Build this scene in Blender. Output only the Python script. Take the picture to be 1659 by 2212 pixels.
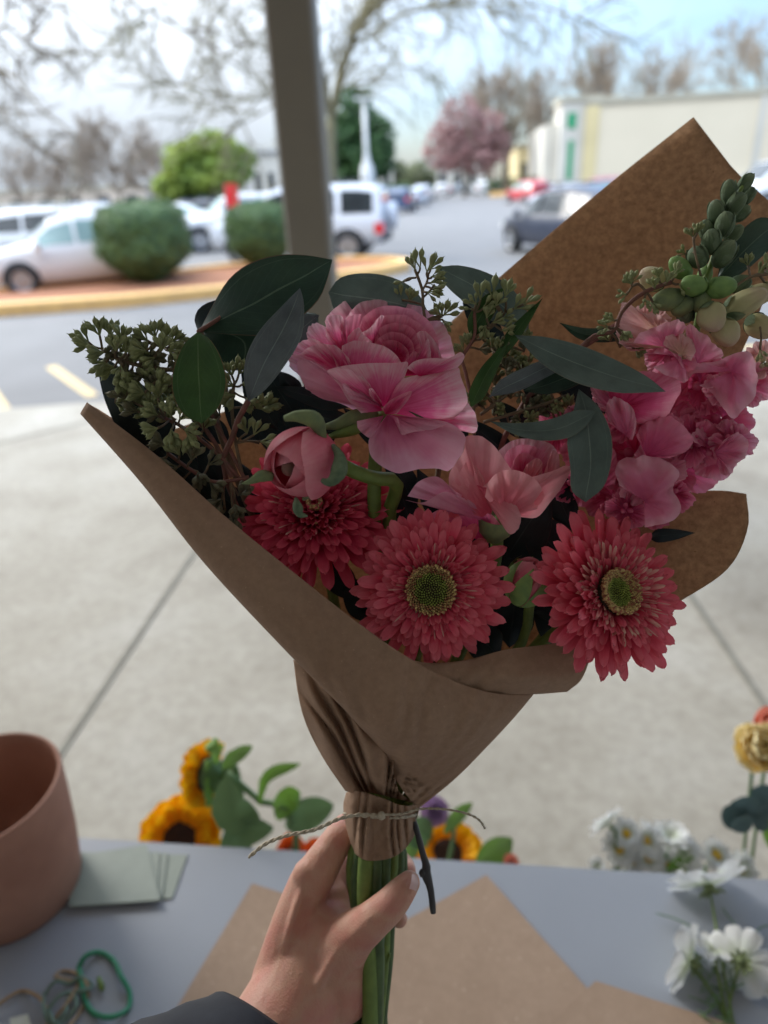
import bpy, math, random
import numpy as np
from mathutils import Vector, Matrix, noise as mnoise
from math import radians, sin, cos, pi, sqrt, atan2, tan

scene = bpy.context.scene
for o in list(bpy.data.objects):
    bpy.data.objects.remove(o)

# ------------------------------------------------------------------ camera
F = 1474.67                      # focal length in units of the 1659 x 2212 view
PITCH, ROLL, EYE = 25.6, -2.9, 1.55
cam_d = bpy.data.cameras.new('camera')
cam = bpy.data.objects.new('camera', cam_d)
scene.collection.objects.link(cam)
scene.camera = cam
cam_d.sensor_fit = 'VERTICAL'
cam_d.sensor_height = 36.0
cam_d.sensor_width = 27.0
cam_d.lens = 24.0
cam_d.clip_start = 0.02
cam_d.clip_end = 2000
RM = Matrix.Rotation(radians(90 - PITCH), 3, 'X') @ Matrix.Rotation(radians(ROLL), 3, 'Z')
cam.matrix_world = Matrix.Translation((0, 0, EYE)) @ RM.to_4x4()
cam_d.dof.use_dof = True
cam_d.dof.focus_distance = 0.338
cam_d.dof.aperture_fstop = 4.9
cam_d.dof.aperture_blades = 0

# ------------------------------------------------------------------ sky and sun
SUN_AZ, SUN_EL = radians(-48), radians(30)
world = bpy.data.worlds.new('World')
scene.world = world
world.use_nodes = True
nt = world.node_tree
nt.nodes.clear()
w_out = nt.nodes.new('ShaderNodeOutputWorld')
w_bg = nt.nodes.new('ShaderNodeBackground')
w_bg.inputs['Strength'].default_value = 0.12
w_sky = nt.nodes.new('ShaderNodeTexSky')
w_sky.sky_type = 'NISHITA'
w_sky.sun_disc = False
w_sky.sun_elevation = SUN_EL
w_sky.sun_rotation = SUN_AZ
w_sky.air_density = 1.0
w_sky.dust_density = 0.5
w_sky.ozone_density = 4.0
w_tc = nt.nodes.new('ShaderNodeTexCoord')
w_map = nt.nodes.new('ShaderNodeMapping')
w_map.inputs['Scale'].default_value = (1.2, 1.2, 3.4)
w_noise = nt.nodes.new('ShaderNodeTexNoise')
w_noise.inputs['Scale'].default_value = 1.7
w_noise.inputs['Detail'].default_value = 5
w_noise.inputs['Roughness'].default_value = 0.5
w_sep = nt.nodes.new('ShaderNodeSeparateXYZ')
w_ma = nt.nodes.new('ShaderNodeMath'); w_ma.operation = 'MULTIPLY_ADD'
w_ma.inputs[1].default_value = -0.95; w_ma.inputs[2].default_value = 0.18
w_add = nt.nodes.new('ShaderNodeMath'); w_add.operation = 'ADD'
w_ramp = nt.nodes.new('ShaderNodeValToRGB')
w_ramp.color_ramp.elements[0].position = 0.34
w_ramp.color_ramp.elements[1].position = 0.80
w_ramp.color_ramp.elements[0].color = (0.10, 0.10, 0.10, 1)
w_ramp.color_ramp.elements[1].color = (1, 1, 1, 1)
w_mix = nt.nodes.new('ShaderNodeMixRGB')
w_mix.inputs['Color2'].default_value = (4.9, 5.4, 6.0, 1)
L = nt.links
L.new(w_tc.outputs['Generated'], w_map.inputs['Vector'])
L.new(w_map.outputs['Vector'], w_noise.inputs['Vector'])
L.new(w_tc.outputs['Generated'], w_sep.inputs['Vector'])
L.new(w_sep.outputs['X'], w_ma.inputs[0])
L.new(w_noise.outputs['Fac'], w_add.inputs[0])
L.new(w_ma.outputs[0], w_add.inputs[1])
L.new(w_add.outputs[0], w_ramp.inputs['Fac'])
L.new(w_ramp.outputs['Color'], w_mix.inputs['Fac'])
L.new(w_sky.outputs['Color'], w_mix.inputs['Color1'])
# an overcast sky is brighter overhead than at the horizon
w_z = nt.nodes.new('ShaderNodeMath'); w_z.operation = 'MULTIPLY_ADD'
w_z.inputs[1].default_value = 2.9; w_z.inputs[2].default_value = 0.31
w_z.use_clamp = False
w_vm = nt.nodes.new('ShaderNodeVectorMath'); w_vm.operation = 'SCALE'
L.new(w_sep.outputs['Z'], w_z.inputs[0])
L.new(w_mix.outputs['Color'], w_vm.inputs[0]); L.new(w_z.outputs[0], w_vm.inputs['Scale'])
L.new(w_vm.outputs[0], w_bg.inputs['Color'])
L.new(w_bg.outputs['Background'], w_out.inputs['Surface'])

sun_d = bpy.data.lights.new('sun', 'SUN')
sun_d.energy = 1.5
sun_d.angle = radians(25)
sun_d.color = (1.0, 0.96, 0.9)
sun = bpy.data.objects.new('sun', sun_d)
scene.collection.objects.link(sun)
sv = Vector((sin(SUN_AZ) * cos(SUN_EL), cos(SUN_AZ) * cos(SUN_EL), sin(SUN_EL)))
sun.rotation_euler = (sv).to_track_quat('Z', 'Y').to_euler()
sun.location = (0, 0, 30)

vs = scene.view_settings
vs.view_transform = 'Standard'
try: vs.look = 'None'
except Exception: pass
vs.exposure = 1.4
vs.gamma = 1.0
vs.use_curve_mapping = False

# ------------------------------------------------------------------ helpers
COL = scene.collection
ORG = {}

def P(x, y, d):
    """A point seen at view position (x, y), d metres in front of the camera plane."""
    return RM @ Vector(((x - 829.5) / F * d, -(y - 1106) / F * d, -d)) + Vector((0, 0, EYE))

def G(x, y, z=0.0):
    v = RM @ Vector(((x - 829.5) / F, -(y - 1106) / F, -1))
    t = (z - EYE) / v.z
    return v * t + Vector((0, 0, EYE))

def V2(ox, oy, s):
    k = 3024 / 1659.0
    return lambda x, y: ((ox + x * s) / k, (oy + y * s) / k)
c3 = V2(250, 950, 1100 / 1659)
c4 = V2(1000, 1000, 1000 / 1659)
c5 = V2(1700, 600, 1324 / 1659)
c6 = V2(900, 1700, 1100 / 1659)
c7 = V2(1800, 1800, 1224 / 1659)
c9 = V2(1000, 2400, 1300 / 1659)
cH = V2(800, 3000, 1200 / 1659)

def tag(o, label=None, cat=None, group=None, kind=None):
    if label: o['label'] = label
    if cat: o['category'] = cat
    if group: o['group'] = group
    if kind: o['kind'] = kind
    return o

def thing(name, label, cat, loc=(0, 0, 0), group=None, rz=0):
    o = bpy.data.objects.new(name, None)
    o.empty_display_size = 0.05
    COL.objects.link(o)
    o.location = loc
    o.rotation_euler = (0, 0, rz)
    ORG[o.name] = Vector(loc)
    return tag(o, label, cat, group)

class MB:
    def __init__(s):
        s.v = []; s.f = []; s.uv = []
    def grid(s, g, closed=False, uvs=None):
        """g: rows x cols of Vectors."""
        n = len(g); m = len(g[0]); b = len(s.v)
        for i in range(n):
            for j in range(m):
                s.v.append(tuple(g[i][j]))
                s.uv.append((j / (m - 1) if not closed else j / m, i / (n - 1)) if uvs is None else uvs[i][j])
        for i in range(n - 1):
            for j in range(m - 1 + (1 if closed else 0)):
                j2 = (j + 1) % m
                s.f.append((b + i * m + j, b + i * m + j2, b + (i + 1) * m + j2, b + (i + 1) * m + j))
        return s
    def tube(s, pts, rad, n=6, cap=True):
        pts = [Vector(p) for p in pts]
        if not hasattr(rad, '__len__'): rad = [rad] * len(pts)
        up = None; rows = []
        for i, p in enumerate(pts):
            t = (pts[min(i + 1, len(pts) - 1)] - pts[max(i - 1, 0)])
            if t.length < 1e-9: t = Vector((0, 0, 1))
            t.normalize()
            if up is None:
                up = Vector((0, 0, 1)) if abs(t.z) < 0.9 else Vector((1, 0, 0))
            a = t.cross(up)
            if a.length < 1e-6: a = t.orthogonal()
            a.normalize(); b_ = t.cross(a).normalized(); up = a.cross(t)
            rows.append([p + (a * cos(2 * pi * k / n) + b_ * sin(2 * pi * k / n)) * rad[i] for k in range(n)])
        b = len(s.v)
        s.grid(rows, closed=True)
        if cap:
            s.f.append(tuple(range(b, b + n))[::-1])
            s.f.append(tuple(range(b + (len(rows) - 1) * n, b + len(rows) * n)))
        return s
    def lathe(s, c, axis, prof, n=16, squash=1.0):
        axis = Vector(axis).normalized(); a = axis.orthogonal().normalized(); b_ = axis.cross(a)
        c = Vector(c)
        rows = [[c + axis * h + (a * cos(2 * pi * k / n) + b_ * sin(2 * pi * k / n) * squash) * max(r, 1e-5) for k in range(n)] for r, h in prof]
        return s.grid(rows, closed=True)
    def ell(s, c, r, n=10, m=7, axis=(0, 0, 1)):
        """r: radius or (radius, half length)."""
        rr, hh = (r if hasattr(r, '__len__') else (r, r))
        return s.lathe(c, axis, [(rr * sin(pi * i / m), -hh * cos(pi * i / m)) for i in range(m + 1)], n)
    def box(s, c, size, rz=0.0, rot=None):
        c = Vector(c); M3 = rot if rot is not None else Matrix.Rotation(rz, 3, 'Z')
        x, y, z = [k / 2 for k in size]; b = len(s.v)
        for q in [(-x, -y, -z), (x, -y, -z), (x, y, -z), (-x, y, -z), (-x, -y, z), (x, -y, z), (x, y, z), (-x, y, z)]:
            s.v.append(tuple(c + M3 @ Vector(q))); s.uv.append((q[0] / x * .5 + .5, q[1] / y * .5 + .5))
        for f in [(0, 3, 2, 1), (4, 5, 6, 7), (0, 1, 5, 4), (1, 2, 6, 5), (2, 3, 7, 6), (3, 0, 4, 7)]:
            s.f.append(tuple(b + k for k in f))
        return s
    def poly(s, pts, thick=None):
        """flat polygon, extruded down by thick."""
        b = len(s.v); n = len(pts)
        for p in pts: s.v.append(tuple(p)); s.uv.append((p[0], p[1]))
        s.f.append(tuple(range(b, b + n)))
        if thick:
            for p in pts: s.v.append((p[0], p[1], p[2] - thick)); s.uv.append((p[0], p[1]))
            for k in range(n):
                s.f.append((b + k, b + n + k, b + n + (k + 1) % n, b + (k + 1) % n))
            s.f.append(tuple(b + n + k for k in range(n))[::-1])
        return s
    def tri(s, a, b_, c):
        b = len(s.v)
        for p, u in zip((a, b_, c), ((0, 0), (1, 0), (.5, 1))): s.v.append(tuple(p)); s.uv.append(u)
        s.f.append((b, b + 1, b + 2)); return s
    def quad(s, a, b_, c, d):
        b = len(s.v)
        for p, u in zip((a, b_, c, d), ((0, 0), (1, 0), (1, 1), (0, 1))): s.v.append(tuple(p)); s.uv.append(u)
        s.f.append((b, b + 1, b + 2, b + 3)); return s
    def build(s, name, mat, parent=None, smooth=True, org=None):
        me = bpy.data.meshes.new(name)
        o = bpy.data.objects.new(name, me)
        base = Vector((0, 0, 0))
        if parent is not None: base = ORG[parent.name]
        elif org is not None: base = Vector(org)
        arr = np.array(s.v, dtype=float) - np.array(base)
        me.from_pydata(arr.tolist(), [], s.f)
        uvl = me.uv_layers.new(name='UVMap')
        li = np.empty(len(me.loops), dtype=np.int32)
        me.loops.foreach_get('vertex_index', li)
        uvl.data.foreach_set('uv', np.array(s.uv, dtype=np.float32)[li].ravel())
        me.polygons.foreach_set('use_smooth', [smooth] * len(me.polygons))
        me.materials.append(mat)
        me.update()
        COL.objects.link(o)
        if parent is not None:
            o.parent = parent
        else:
            o.location = base
        ORG[o.name] = base
        return o

def kids(o): return [c for c in bpy.data.objects if c.parent == o]
def copy_tree(o, parent=None, cache=None):
    if cache is None:
        cache = {}
        for c in bpy.data.objects:
            if c.parent: cache.setdefault(c.parent.name, []).append(c)
    c = o.copy(); COL.objects.link(c); c.parent = parent
    for ch in cache.get(o.name, []): copy_tree(ch, c, cache)
    return c

def cr(pts, n):
    """Catmull-Rom resample of tuples, by arc length of the control polygon."""
    pts = [np.array(p, dtype=float) for p in pts]
    if len(pts) == 2:
        return [pts[0] + (pts[1] - pts[0]) * k / (n - 1) for k in range(n)]
    d = [0]
    for a, b in zip(pts, pts[1:]): d.append(d[-1] + max(np.linalg.norm((b - a)[:2]), 1e-6) ** .7)
    out = []
    for k in range(n):
        t = d[-1] * k / (n - 1)
        i = max(j for j in range(len(pts) - 1) if d[j] <= t + 1e-9)
        u = (t - d[i]) / (d[i + 1] - d[i])
        p1, p2 = pts[i], pts[i + 1]
        m1 = (p2 - pts[i - 1]) / (d[i + 1] - d[i - 1]) * (d[i + 1] - d[i]) if i > 0 else (p2 - p1)
        m2 = (pts[i + 2] - p1) / (d[i + 2] - d[i]) * (d[i + 1] - d[i]) if i + 2 < len(pts) else (p2 - p1)
        out.append((2 * u**3 - 3 * u**2 + 1) * p1 + (u**3 - 2 * u**2 + u) * m1 + (-2 * u**3 + 3 * u**2) * p2 + (u**3 - u**2) * m2)
    return out

def nz(x, y=0.0, z=0.0): return mnoise.noise(Vector((x, y, z)))

# ------------------------------------------------------------------ materials
def new_mat(name):
    m = bpy.data.materials.new(name); m.use_nodes = True
    t = m.node_tree; t.nodes.clear()
    out = t.nodes.new('ShaderNodeOutputMaterial'); b = t.nodes.new('ShaderNodeBsdfPrincipled')
    t.links.new(b.outputs[0], out.inputs[0])
    return m, t, b, out
def nn(t, kind, **kw):
    n = t.nodes.new(kind)
    for k, v in kw.items():
        if k in n.inputs: n.inputs[k].default_value = v
        else: setattr(n, k, v)
    return n
def rgba(c): return (c[0], c[1], c[2], 1)
def ramp(t, fac, stops):
    r = t.nodes.new('ShaderNodeValToRGB'); cr_ = r.color_ramp
    while len(cr_.elements) < len(stops): cr_.elements.new(0.5)
    for e, (p, c) in zip(cr_.elements, stops):
        e.position = p; e.color = rgba(c)
    t.links.new(fac, r.inputs['Fac']); return r
def bump(t, b, fac, strength, dist=0.001):
    n = nn(t, 'ShaderNodeBump', Strength=strength, Distance=dist)
    t.links.new(fac, n.inputs['Height']); t.links.new(n.outputs[0], b.inputs['Normal']); return n

def plain(name, c1, c2=None, scale=20, rough=0.6, bmp=0.0, dist=0.001, metal=0.0, coat=0.0, trans=0.0, detail=4, coord='Object', spec=0.5, contrast=(.3, .7)):
    m, t, b, out = new_mat(name)
    tc = t.nodes.new('ShaderNodeTexCoord')
    no = nn(t, 'ShaderNodeTexNoise', Scale=scale, Detail=detail)
    t.links.new(tc.outputs[coord], no.inputs['Vector'])
    c2 = c2 or tuple(k * .8 for k in c1)
    r = ramp(t, no.outputs['Fac'], [(contrast[0], c2), (contrast[1], c1)])
    t.links.new(r.outputs[0], b.inputs['Base Color'])
    b.inputs['Roughness'].default_value = rough; b.inputs['Metallic'].default_value = metal
    b.inputs['Coat Weight'].default_value = coat; b.inputs['Specular IOR Level'].default_value = spec
    if bmp: bump(t, b, no.outputs['Fac'], bmp, dist)
    if trans: add_translucent(t, b, out, r.outputs[0], trans)
    return m
def add_translucent(t, b, out, colsock, w, gain=None):
    tr = t.nodes.new('ShaderNodeBsdfTranslucent')
    t.links.new(colsock, tr.inputs['Color'])
    mx = t.nodes.new('ShaderNodeMixShader'); mx.inputs[0].default_value = w
    t.links.new(b.outputs[0], mx.inputs[1]); t.links.new(tr.outputs[0], mx.inputs[2])
    t.links.new(mx.outputs[0], out.inputs[0])

def petal_mat(name, base, mid, rim, trans=0.4, streak=46, rough=0.55, vein=0.16):
    m, t, b, out = new_mat(name)
    uv = t.nodes.new('ShaderNodeUVMap')
    sep = t.nodes.new('ShaderNodeSeparateXYZ'); t.links.new(uv.outputs[0], sep.inputs[0])
    mp = t.nodes.new('ShaderNodeMapping'); mp.inputs['Scale'].default_value = (streak, 1.6, 1)
    oi = t.nodes.new('ShaderNodeObjectInfo')
    t.links.new(uv.outputs[0], mp.inputs['Vector'])
    no = nn(t, 'ShaderNodeTexNoise', Scale=1.0, Detail=3, Roughness=0.6)
    no.noise_dimensions = '4D'
    rm = t.nodes.new('ShaderNodeMath'); rm.operation = 'MULTIPLY'; rm.inputs[1].default_value = 37
    t.links.new(oi.outputs['Random'], rm.inputs[0]); t.links.new(rm.outputs[0], no.inputs['W'])
    t.links.new(mp.outputs[0], no.inputs['Vector'])
    a = t.nodes.new('ShaderNodeMath'); a.operation = 'MULTIPLY_ADD'; a.inputs[1].default_value = vein * 2; a.inputs[2].default_value = -vein
    t.links.new(no.outputs['Fac'], a.inputs[0])
    s = t.nodes.new('ShaderNodeMath'); s.operation = 'ADD'
    t.links.new(a.outputs[0], s.inputs[0]); t.links.new(sep.outputs['Y'], s.inputs[1])
    tc = t.nodes.new('ShaderNodeTexCoord'); n4 = nn(t, 'ShaderNodeTexNoise', Scale=130, Detail=3); t.links.new(tc.outputs['Object'], n4.inputs['Vector'])
    s2 = t.nodes.new('ShaderNodeMath'); s2.operation = 'MULTIPLY_ADD'; s2.inputs[1].default_value = .5; t.links.new(n4.outputs['Fac'], s2.inputs[0])
    s3 = t.nodes.new('ShaderNodeMath'); s3.operation = 'SUBTRACT'; s3.inputs[1].default_value = .25; t.links.new(s.outputs[0], s3.inputs[0]); t.links.new(s3.outputs[0], s2.inputs[2]); s = s2
    r = ramp(t, s.outputs[0], [(0.05, base), (0.6, mid), (1.0, rim)])
    t.links.new(r.outputs[0], b.inputs['Base Color'])
    b.inputs['Roughness'].default_value = rough; b.inputs['Specular IOR Level'].default_value = 0.18
    bump(t, b, no.outputs['Fac'], 0.7, 0.0008)
    add_translucent(t, b, out, r.outputs[0], trans)
    return m

def leaf_mat(name, c1, c2, vein, edge, rough=0.5, trans=0.12, veins=0.55):
    m, t, b, out = new_mat(name)
    uv = t.nodes.new('ShaderNodeUVMap')
    sep = t.nodes.new('ShaderNodeSeparateXYZ'); t.links.new(uv.outputs[0], sep.inputs[0])
    def mth(op, a, b_=None, c=None):
        n = t.nodes.new('ShaderNodeMath'); n.operation = op
        for i, q in enumerate((a, b_, c)):
            if q is None: continue
            if hasattr(q, 'links'): t.links.new(q, n.inputs[i])
            else: n.inputs[i].default_value = q
        return n.outputs[0]
    sx = mth('ABSOLUTE', mth('SUBTRACT', sep.outputs['X'], 0.5))
    tc = t.nodes.new('ShaderNodeTexCoord')
    no = nn(t, 'ShaderNodeTexNoise', Scale=90, Detail=5, Roughness=.6); t.links.new(tc.outputs['Object'], no.inputs['Vector'])
    no2 = nn(t, 'ShaderNodeTexNoise', Scale=30, Detail=3); t.links.new(tc.outputs['Object'], no2.inputs['Vector'])
    body = ramp(t, no2.outputs['Fac'], [(.35, c1), (.65, c2)])
    # side veins: thin lines running up and out from the midrib
    ph = mth('SUBTRACT', sep.outputs['Y'], mth('MULTIPLY', sx, 0.75))
    ph = mth('ADD', ph, mth('MULTIPLY', no2.outputs['Fac'], 0.10))
    fr = mth('ABSOLUTE', mth('SUBTRACT', mth('FRACT', mth('MULTIPLY', ph, 11.0)), 0.5))
    side = mth('MULTIPLY', mth('LESS_THAN', fr, 0.032), veins * .5)
    # midrib and the intramarginal veins
    mid = mth('LESS_THAN', sx, 0.012)
    intra = mth('MULTIPLY', mth('LESS_THAN', mth('ABSOLUTE', mth('SUBTRACT', sx, mth('ADD', 0.36, mth('MULTIPLY', no2.outputs['Fac'], 0.08)))), 0.007), veins)
    f = mth('MINIMUM', mth('ADD', mth('ADD', mth('MULTIPLY', mid, .9), side), intra), 1.0)
    mx = t.nodes.new('ShaderNodeMixRGB'); mx.inputs['Color2'].default_value = rgba(vein)
    t.links.new(f, mx.inputs['Fac']); t.links.new(body.outputs[0], mx.inputs['Color1'])
    ed = mth('MULTIPLY', mth('GREATER_THAN', sx, 0.486), .8)
    mx2 = t.nodes.new('ShaderNodeMixRGB'); mx2.inputs['Color2'].default_value = rgba(edge)
    t.links.new(ed, mx2.inputs['Fac']); t.links.new(mx.outputs[0], mx2.inputs['Color1'])
    sp = ramp(t, no.outputs['Fac'], [(.3, (.72, .72, .72)), (.6, (1, 1, 1))])
    mx3 = t.nodes.new('ShaderNodeMixRGB'); mx3.blend_type = 'MULTIPLY'; mx3.inputs['Fac'].default_value = 1
    t.links.new(mx2.outputs[0], mx3.inputs['Color1']); t.links.new(sp.outputs[0], mx3.inputs['Color2'])
    t.links.new(mx3.outputs[0], b.inputs['Base Color'])
    b.inputs['Roughness'].default_value = rough
    b.inputs['Specular IOR Level'].default_value = 0.35
    hh = mth('ADD', mth('MULTIPLY', no.outputs['Fac'], .5), mth('MULTIPLY', f, -.8))
    bump(t, b, hh, 0.4, 0.0005)
    add_translucent(t, b, out, mx3.outputs[0], trans)
    return m

def paper_mat(name, c1, c2, fleck, mott=0.5, trans=0.25, sc=120):
    m, t, b, out = new_mat(name)
    tc = t.nodes.new('ShaderNodeTexCoord')
    n1 = nn(t, 'ShaderNodeTexNoise', Scale=sc * 2.2, Detail=6, Roughness=.7); t.links.new(tc.outputs['Object'], n1.inputs['Vector'])
    n2 = nn(t, 'ShaderNodeTexNoise', Scale=sc * 0.12, Detail=3); t.links.new(tc.outputs['Object'], n2.inputs['Vector'])
    n3 = nn(t, 'ShaderNodeTexNoise', Scale=sc * 7, Detail=2); t.links.new(tc.outputs['Object'], n3.inputs['Vector'])
    r = ramp(t, n1.outputs['Fac'], [(.5 - mott * .5, c2), (.5 + mott * .3, c1)])
    r2 = ramp(t, n2.outputs['Fac'], [(.3, (.86, .84, .82)), (.7, (1, 1, 1))])
    mx = t.nodes.new('ShaderNodeMixRGB'); mx.blend_type = 'MULTIPLY'; mx.inputs['Fac'].default_value = 1
    t.links.new(r.outputs[0], mx.inputs['Color1']); t.links.new(r2.outputs[0], mx.inputs['Color2'])
    r3 = ramp(t, n3.outputs['Fac'], [(.70, (0, 0, 0)), (.74, (1, 1, 1))])
    mx2 = t.nodes.new('ShaderNodeMixRGB'); mx2.inputs['Color2'].default_value = rgba(fleck)
    t.links.new(r3.outputs[0], mx2.inputs['Fac']); t.links.new(mx.outputs[0], mx2.inputs['Color1'])
    t.links.new(mx2.outputs[0], b.inputs['Base Color'])
    b.inputs['Roughness'].default_value = .8; b.inputs['Specular IOR Level'].default_value = .25
    bump(t, b, n1.outputs['Fac'], .25, .0004)
    if trans: add_translucent(t, b, out, mx2.outputs[0], trans)
    return m

def skin_mat():
    m, t, b, out = new_mat('skin')
    tc = t.nodes.new('ShaderNodeTexCoord')
    n1 = nn(t, 'ShaderNodeTexNoise', Scale=38, Detail=3); t.links.new(tc.outputs['Object'], n1.inputs['Vector'])
    n2 = nn(t, 'ShaderNodeTexVoronoi', Scale=900); t.links.new(tc.outputs['Object'], n2.inputs['Vector'])
    r = ramp(t, n1.outputs['Fac'], [(.3, (.60, .25, .19)), (.5, (.64, .36, .26)), (.7, (.62, .27, .22))])
    t.links.new(r.outputs[0], b.inputs['Base Color'])
    b.inputs['Roughness'].default_value = .5; b.inputs['Specular IOR Level'].default_value = .35
    b.inputs['Subsurface Weight'].default_value = .25; b.inputs['Subsurface Radius'].default_value = (1, .35, .2)
    b.inputs['Subsurface Scale'].default_value = .004
    mp = t.nodes.new('ShaderNodeMapping'); mp.inputs['Scale'].default_value = (420, 160, 160); mp.inputs['Rotation'].default_value = (0, .6, .8)
    t.links.new(tc.outputs['Object'], mp.inputs['Vector'])
    n3 = nn(t, 'ShaderNodeTexNoise', Scale=1.0, Detail=5, Roughness=.65); t.links.new(mp.outputs[0], n3.inputs['Vector'])
    ad = t.nodes.new('ShaderNodeMath'); ad.operation = 'MULTIPLY_ADD'; ad.inputs[1].default_value = .35
    t.links.new(n2.outputs['Distance'], ad.inputs[0]); t.links.new(n3.outputs['Fac'], ad.inputs[2])
    bump(t, b, ad.outputs[0], .55, .0008)
    return m

M = {}
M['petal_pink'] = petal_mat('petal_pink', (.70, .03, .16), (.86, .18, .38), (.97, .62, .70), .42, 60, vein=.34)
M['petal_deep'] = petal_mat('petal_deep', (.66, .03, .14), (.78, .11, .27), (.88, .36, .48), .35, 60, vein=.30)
M['petal_peach'] = petal_mat('petal_peach', (.74, .12, .20), (.86, .28, .34), (.92, .46, .50), .4, 40, vein=.12)
M['petal_lilac'] = petal_mat('petal_lilac', (.66, .10, .26), (.80, .28, .42), (.88, .46, .58), .35, 40)
M['bud_pink'] = petal_mat('bud_pink', (.70, .10, .18), (.86, .17, .26), (.92, .38, .44), .25, 30, vein=.12, rough=.42)
M['coral'] = petal_mat('coral', (.52, .015, .05), (.87, .10, .18), (.95, .25, .31), .28, 9, vein=.07, rough=.5)  # deep base colour also carries the shading toward the flower's centre
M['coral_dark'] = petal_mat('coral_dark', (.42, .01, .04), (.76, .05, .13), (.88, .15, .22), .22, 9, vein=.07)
M['coral_in'] = petal_mat('coral_in', (.55, .05, .10), (.80, .22, .24), (.90, .62, .50), .2, 6, vein=.05)
M['stock'] = petal_mat('stock', (.72, .16, .32), (.86, .28, .44), (.94, .52, .62), .4, 22, vein=.15)
M['stock_deep'] = petal_mat('stock_deep', (.68, .08, .24), (.80, .16, .32), (.90, .34, .48), .35, 22, vein=.15)
M['stock_pale'] = petal_mat('stock_pale', (.72, .52, .34), (.80, .44, .42), (.86, .56, .56), .4, 22, vein=.15)
M['cream'] = petal_mat('cream', (.50, .52, .26), (.66, .60, .36), (.72, .56, .44), .3, 14, vein=.1)
M['disc_green'] = plain('disc_green', (.44, .50, .12), (.22, .30, .06), 300, .5)
M['disc_brown'] = plain('disc_brown', (.66, .52, .22), (.36, .12, .08), 700, .5, contrast=(.42, .55))
M['disc_base'] = plain('disc_base', (.07, .06, .02), (.04, .02, .015), 300, .8)
M['bud_green'] = plain('bud_green', (.17, .23, .13), (.10, .15, .085), 260, .75, .4, .0004, trans=.08)
M['bud_fresh'] = plain('bud_fresh', (.26, .42, .12), (.18, .32, .10), 180, .6, .3, .0004, trans=.12)
M['sepal'] = plain('sepal', (.28, .34, .14), (.17, .22, .12), 160, .8, .4, .0004, trans=.15)
M['sepal_green'] = petal_mat('sepal_green', (.07, .11, .06), (.13, .185, .10), (.27, .33, .20), .1, 9, rough=.7, vein=.12)
M['stem_green'] = plain('stem_green', (.20, .29, .06), (.13, .20, .045), 120, .5, .2, .0004, trans=.05)
M['stem_dark'] = plain('stem_dark', (.10, .17, .05), (.05, .09, .03), 90, .45, .2, .0004)
M['seed'] = plain('seed', (.31, .34, .15), (.20, .23, .10), 160, .65, .4, .0005)
M['seed_brown'] = plain('seed_brown', (.19, .18, .10), (.12, .12, .07), 160, .7, .4, .0005)
M['twig'] = plain('twig', (.22, .16, .09), (.13, .09, .06), 200, .8, .4, .0004)
M['twig_red'] = plain('twig_red', (.26, .10, .08), (.14, .07, .05), 200, .7, .3, .0004)
M['leaf_dark'] = leaf_mat('leaf_dark', (.020, .052, .034), (.030, .072, .040), (.10, .16, .10), (.18, .10, .06), .45, .06, .25)
M['leaf_green'] = leaf_mat('leaf_green', (.035, .095, .022), (.055, .13, .03), (.13, .21, .08), (.26, .13, .07), .45, .10, .35)
M['leaf_grey'] = leaf_mat('leaf_grey', (.115, .140, .150), (.15, .18, .185), (.25, .32, .30), (.22, .26, .24), .6, .08, .35)
M['leaf_euc'] = leaf_mat('leaf_euc', (.105, .150, .130), (.14, .19, .165), (.22, .29, .25), (.26, .24, .18), .6, .12, .25)
M['leaf_shade'] = leaf_mat('leaf_shade', (.010, .022, .026), (.016, .032, .034), (.04, .06, .06), (.08, .05, .05), .5, .03, .3)  # near-black leaf copy, the deep shade inside the bouquet painted into its colour
M['kraft'] = paper_mat('kraft', (.45, .295, .20), (.36, .23, .155), (.50, .34, .23), .5, .10)
M['kraft_in'] = paper_mat('kraft_in', (.66, .43, .26), (.38, .23, .13), (.28, .16, .08), .46, .38, 115)
M['kraft_table'] = paper_mat('kraft_table', (.43, .31, .225), (.37, .265, .19), (.62, .48, .37), .5, .0, 40)
M['twine'] = plain('twine', (.62, .55, .42), (.44, .37, .27), 900, .9, .6, .0005)
M['skin'] = skin_mat()
M['nail'] = plain('nail', (.66, .42, .38), (.60, .36, .32), 60, .3)
M['sleeve'] = plain('sleeve', (.013, .015, .022), (.008, .009, .014), 140, .75, .3, .0008)
M['table'] = plain('table', (.33, .355, .40), (.30, .325, .37), 5, .42, .02, .001)
M['terracotta'] = plain('terracotta', (.44, .225, .155), (.33, .155, .105), 14, .75, .15, .0006)
M['card'] = plain('card', (.30, .34, .29), (.27, .31, .26), 40, .5)
M['white_petal'] = petal_mat('white_petal', (.70, .76, .60), (.86, .87, .85), (.90, .90, .89), .3, 12, vein=.08)
M['sun_petal'] = petal_mat('sun_petal', (.96, .36, .003), (.98, .50, .004), (.98, .58, .01), .3, 10, vein=.1)
M['sun_disc'] = plain('sun_disc', (.07, .03, .02), (.03, .015, .01), 300, .9, .6, .001)
M['orange_petal'] = petal_mat('orange_petal', (.80, .08, .01), (.88, .14, .02), (.90, .2, .04), .3, 10, vein=.1)
M['coral_bg'] = petal_mat('coral_bg', (.80, .20, .12), (.86, .30, .2), (.88, .4, .3), .3, 10, vein=.1)
M['yellow_petal'] = petal_mat('yellow_petal', (.95, .55, .10), (.96, .74, .24), (.96, .84, .5), .3, 10, vein=.1)
M['purple_petal'] = petal_mat('purple_petal', (.34, .20, .42), (.42, .26, .48), (.5, .34, .54), .3, 10, vein=.1)
M['leaf_bg'] = plain('leaf_bg', (.20, .42, .04), (.20, .34, .10), 20, .6, trans=.25)
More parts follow.
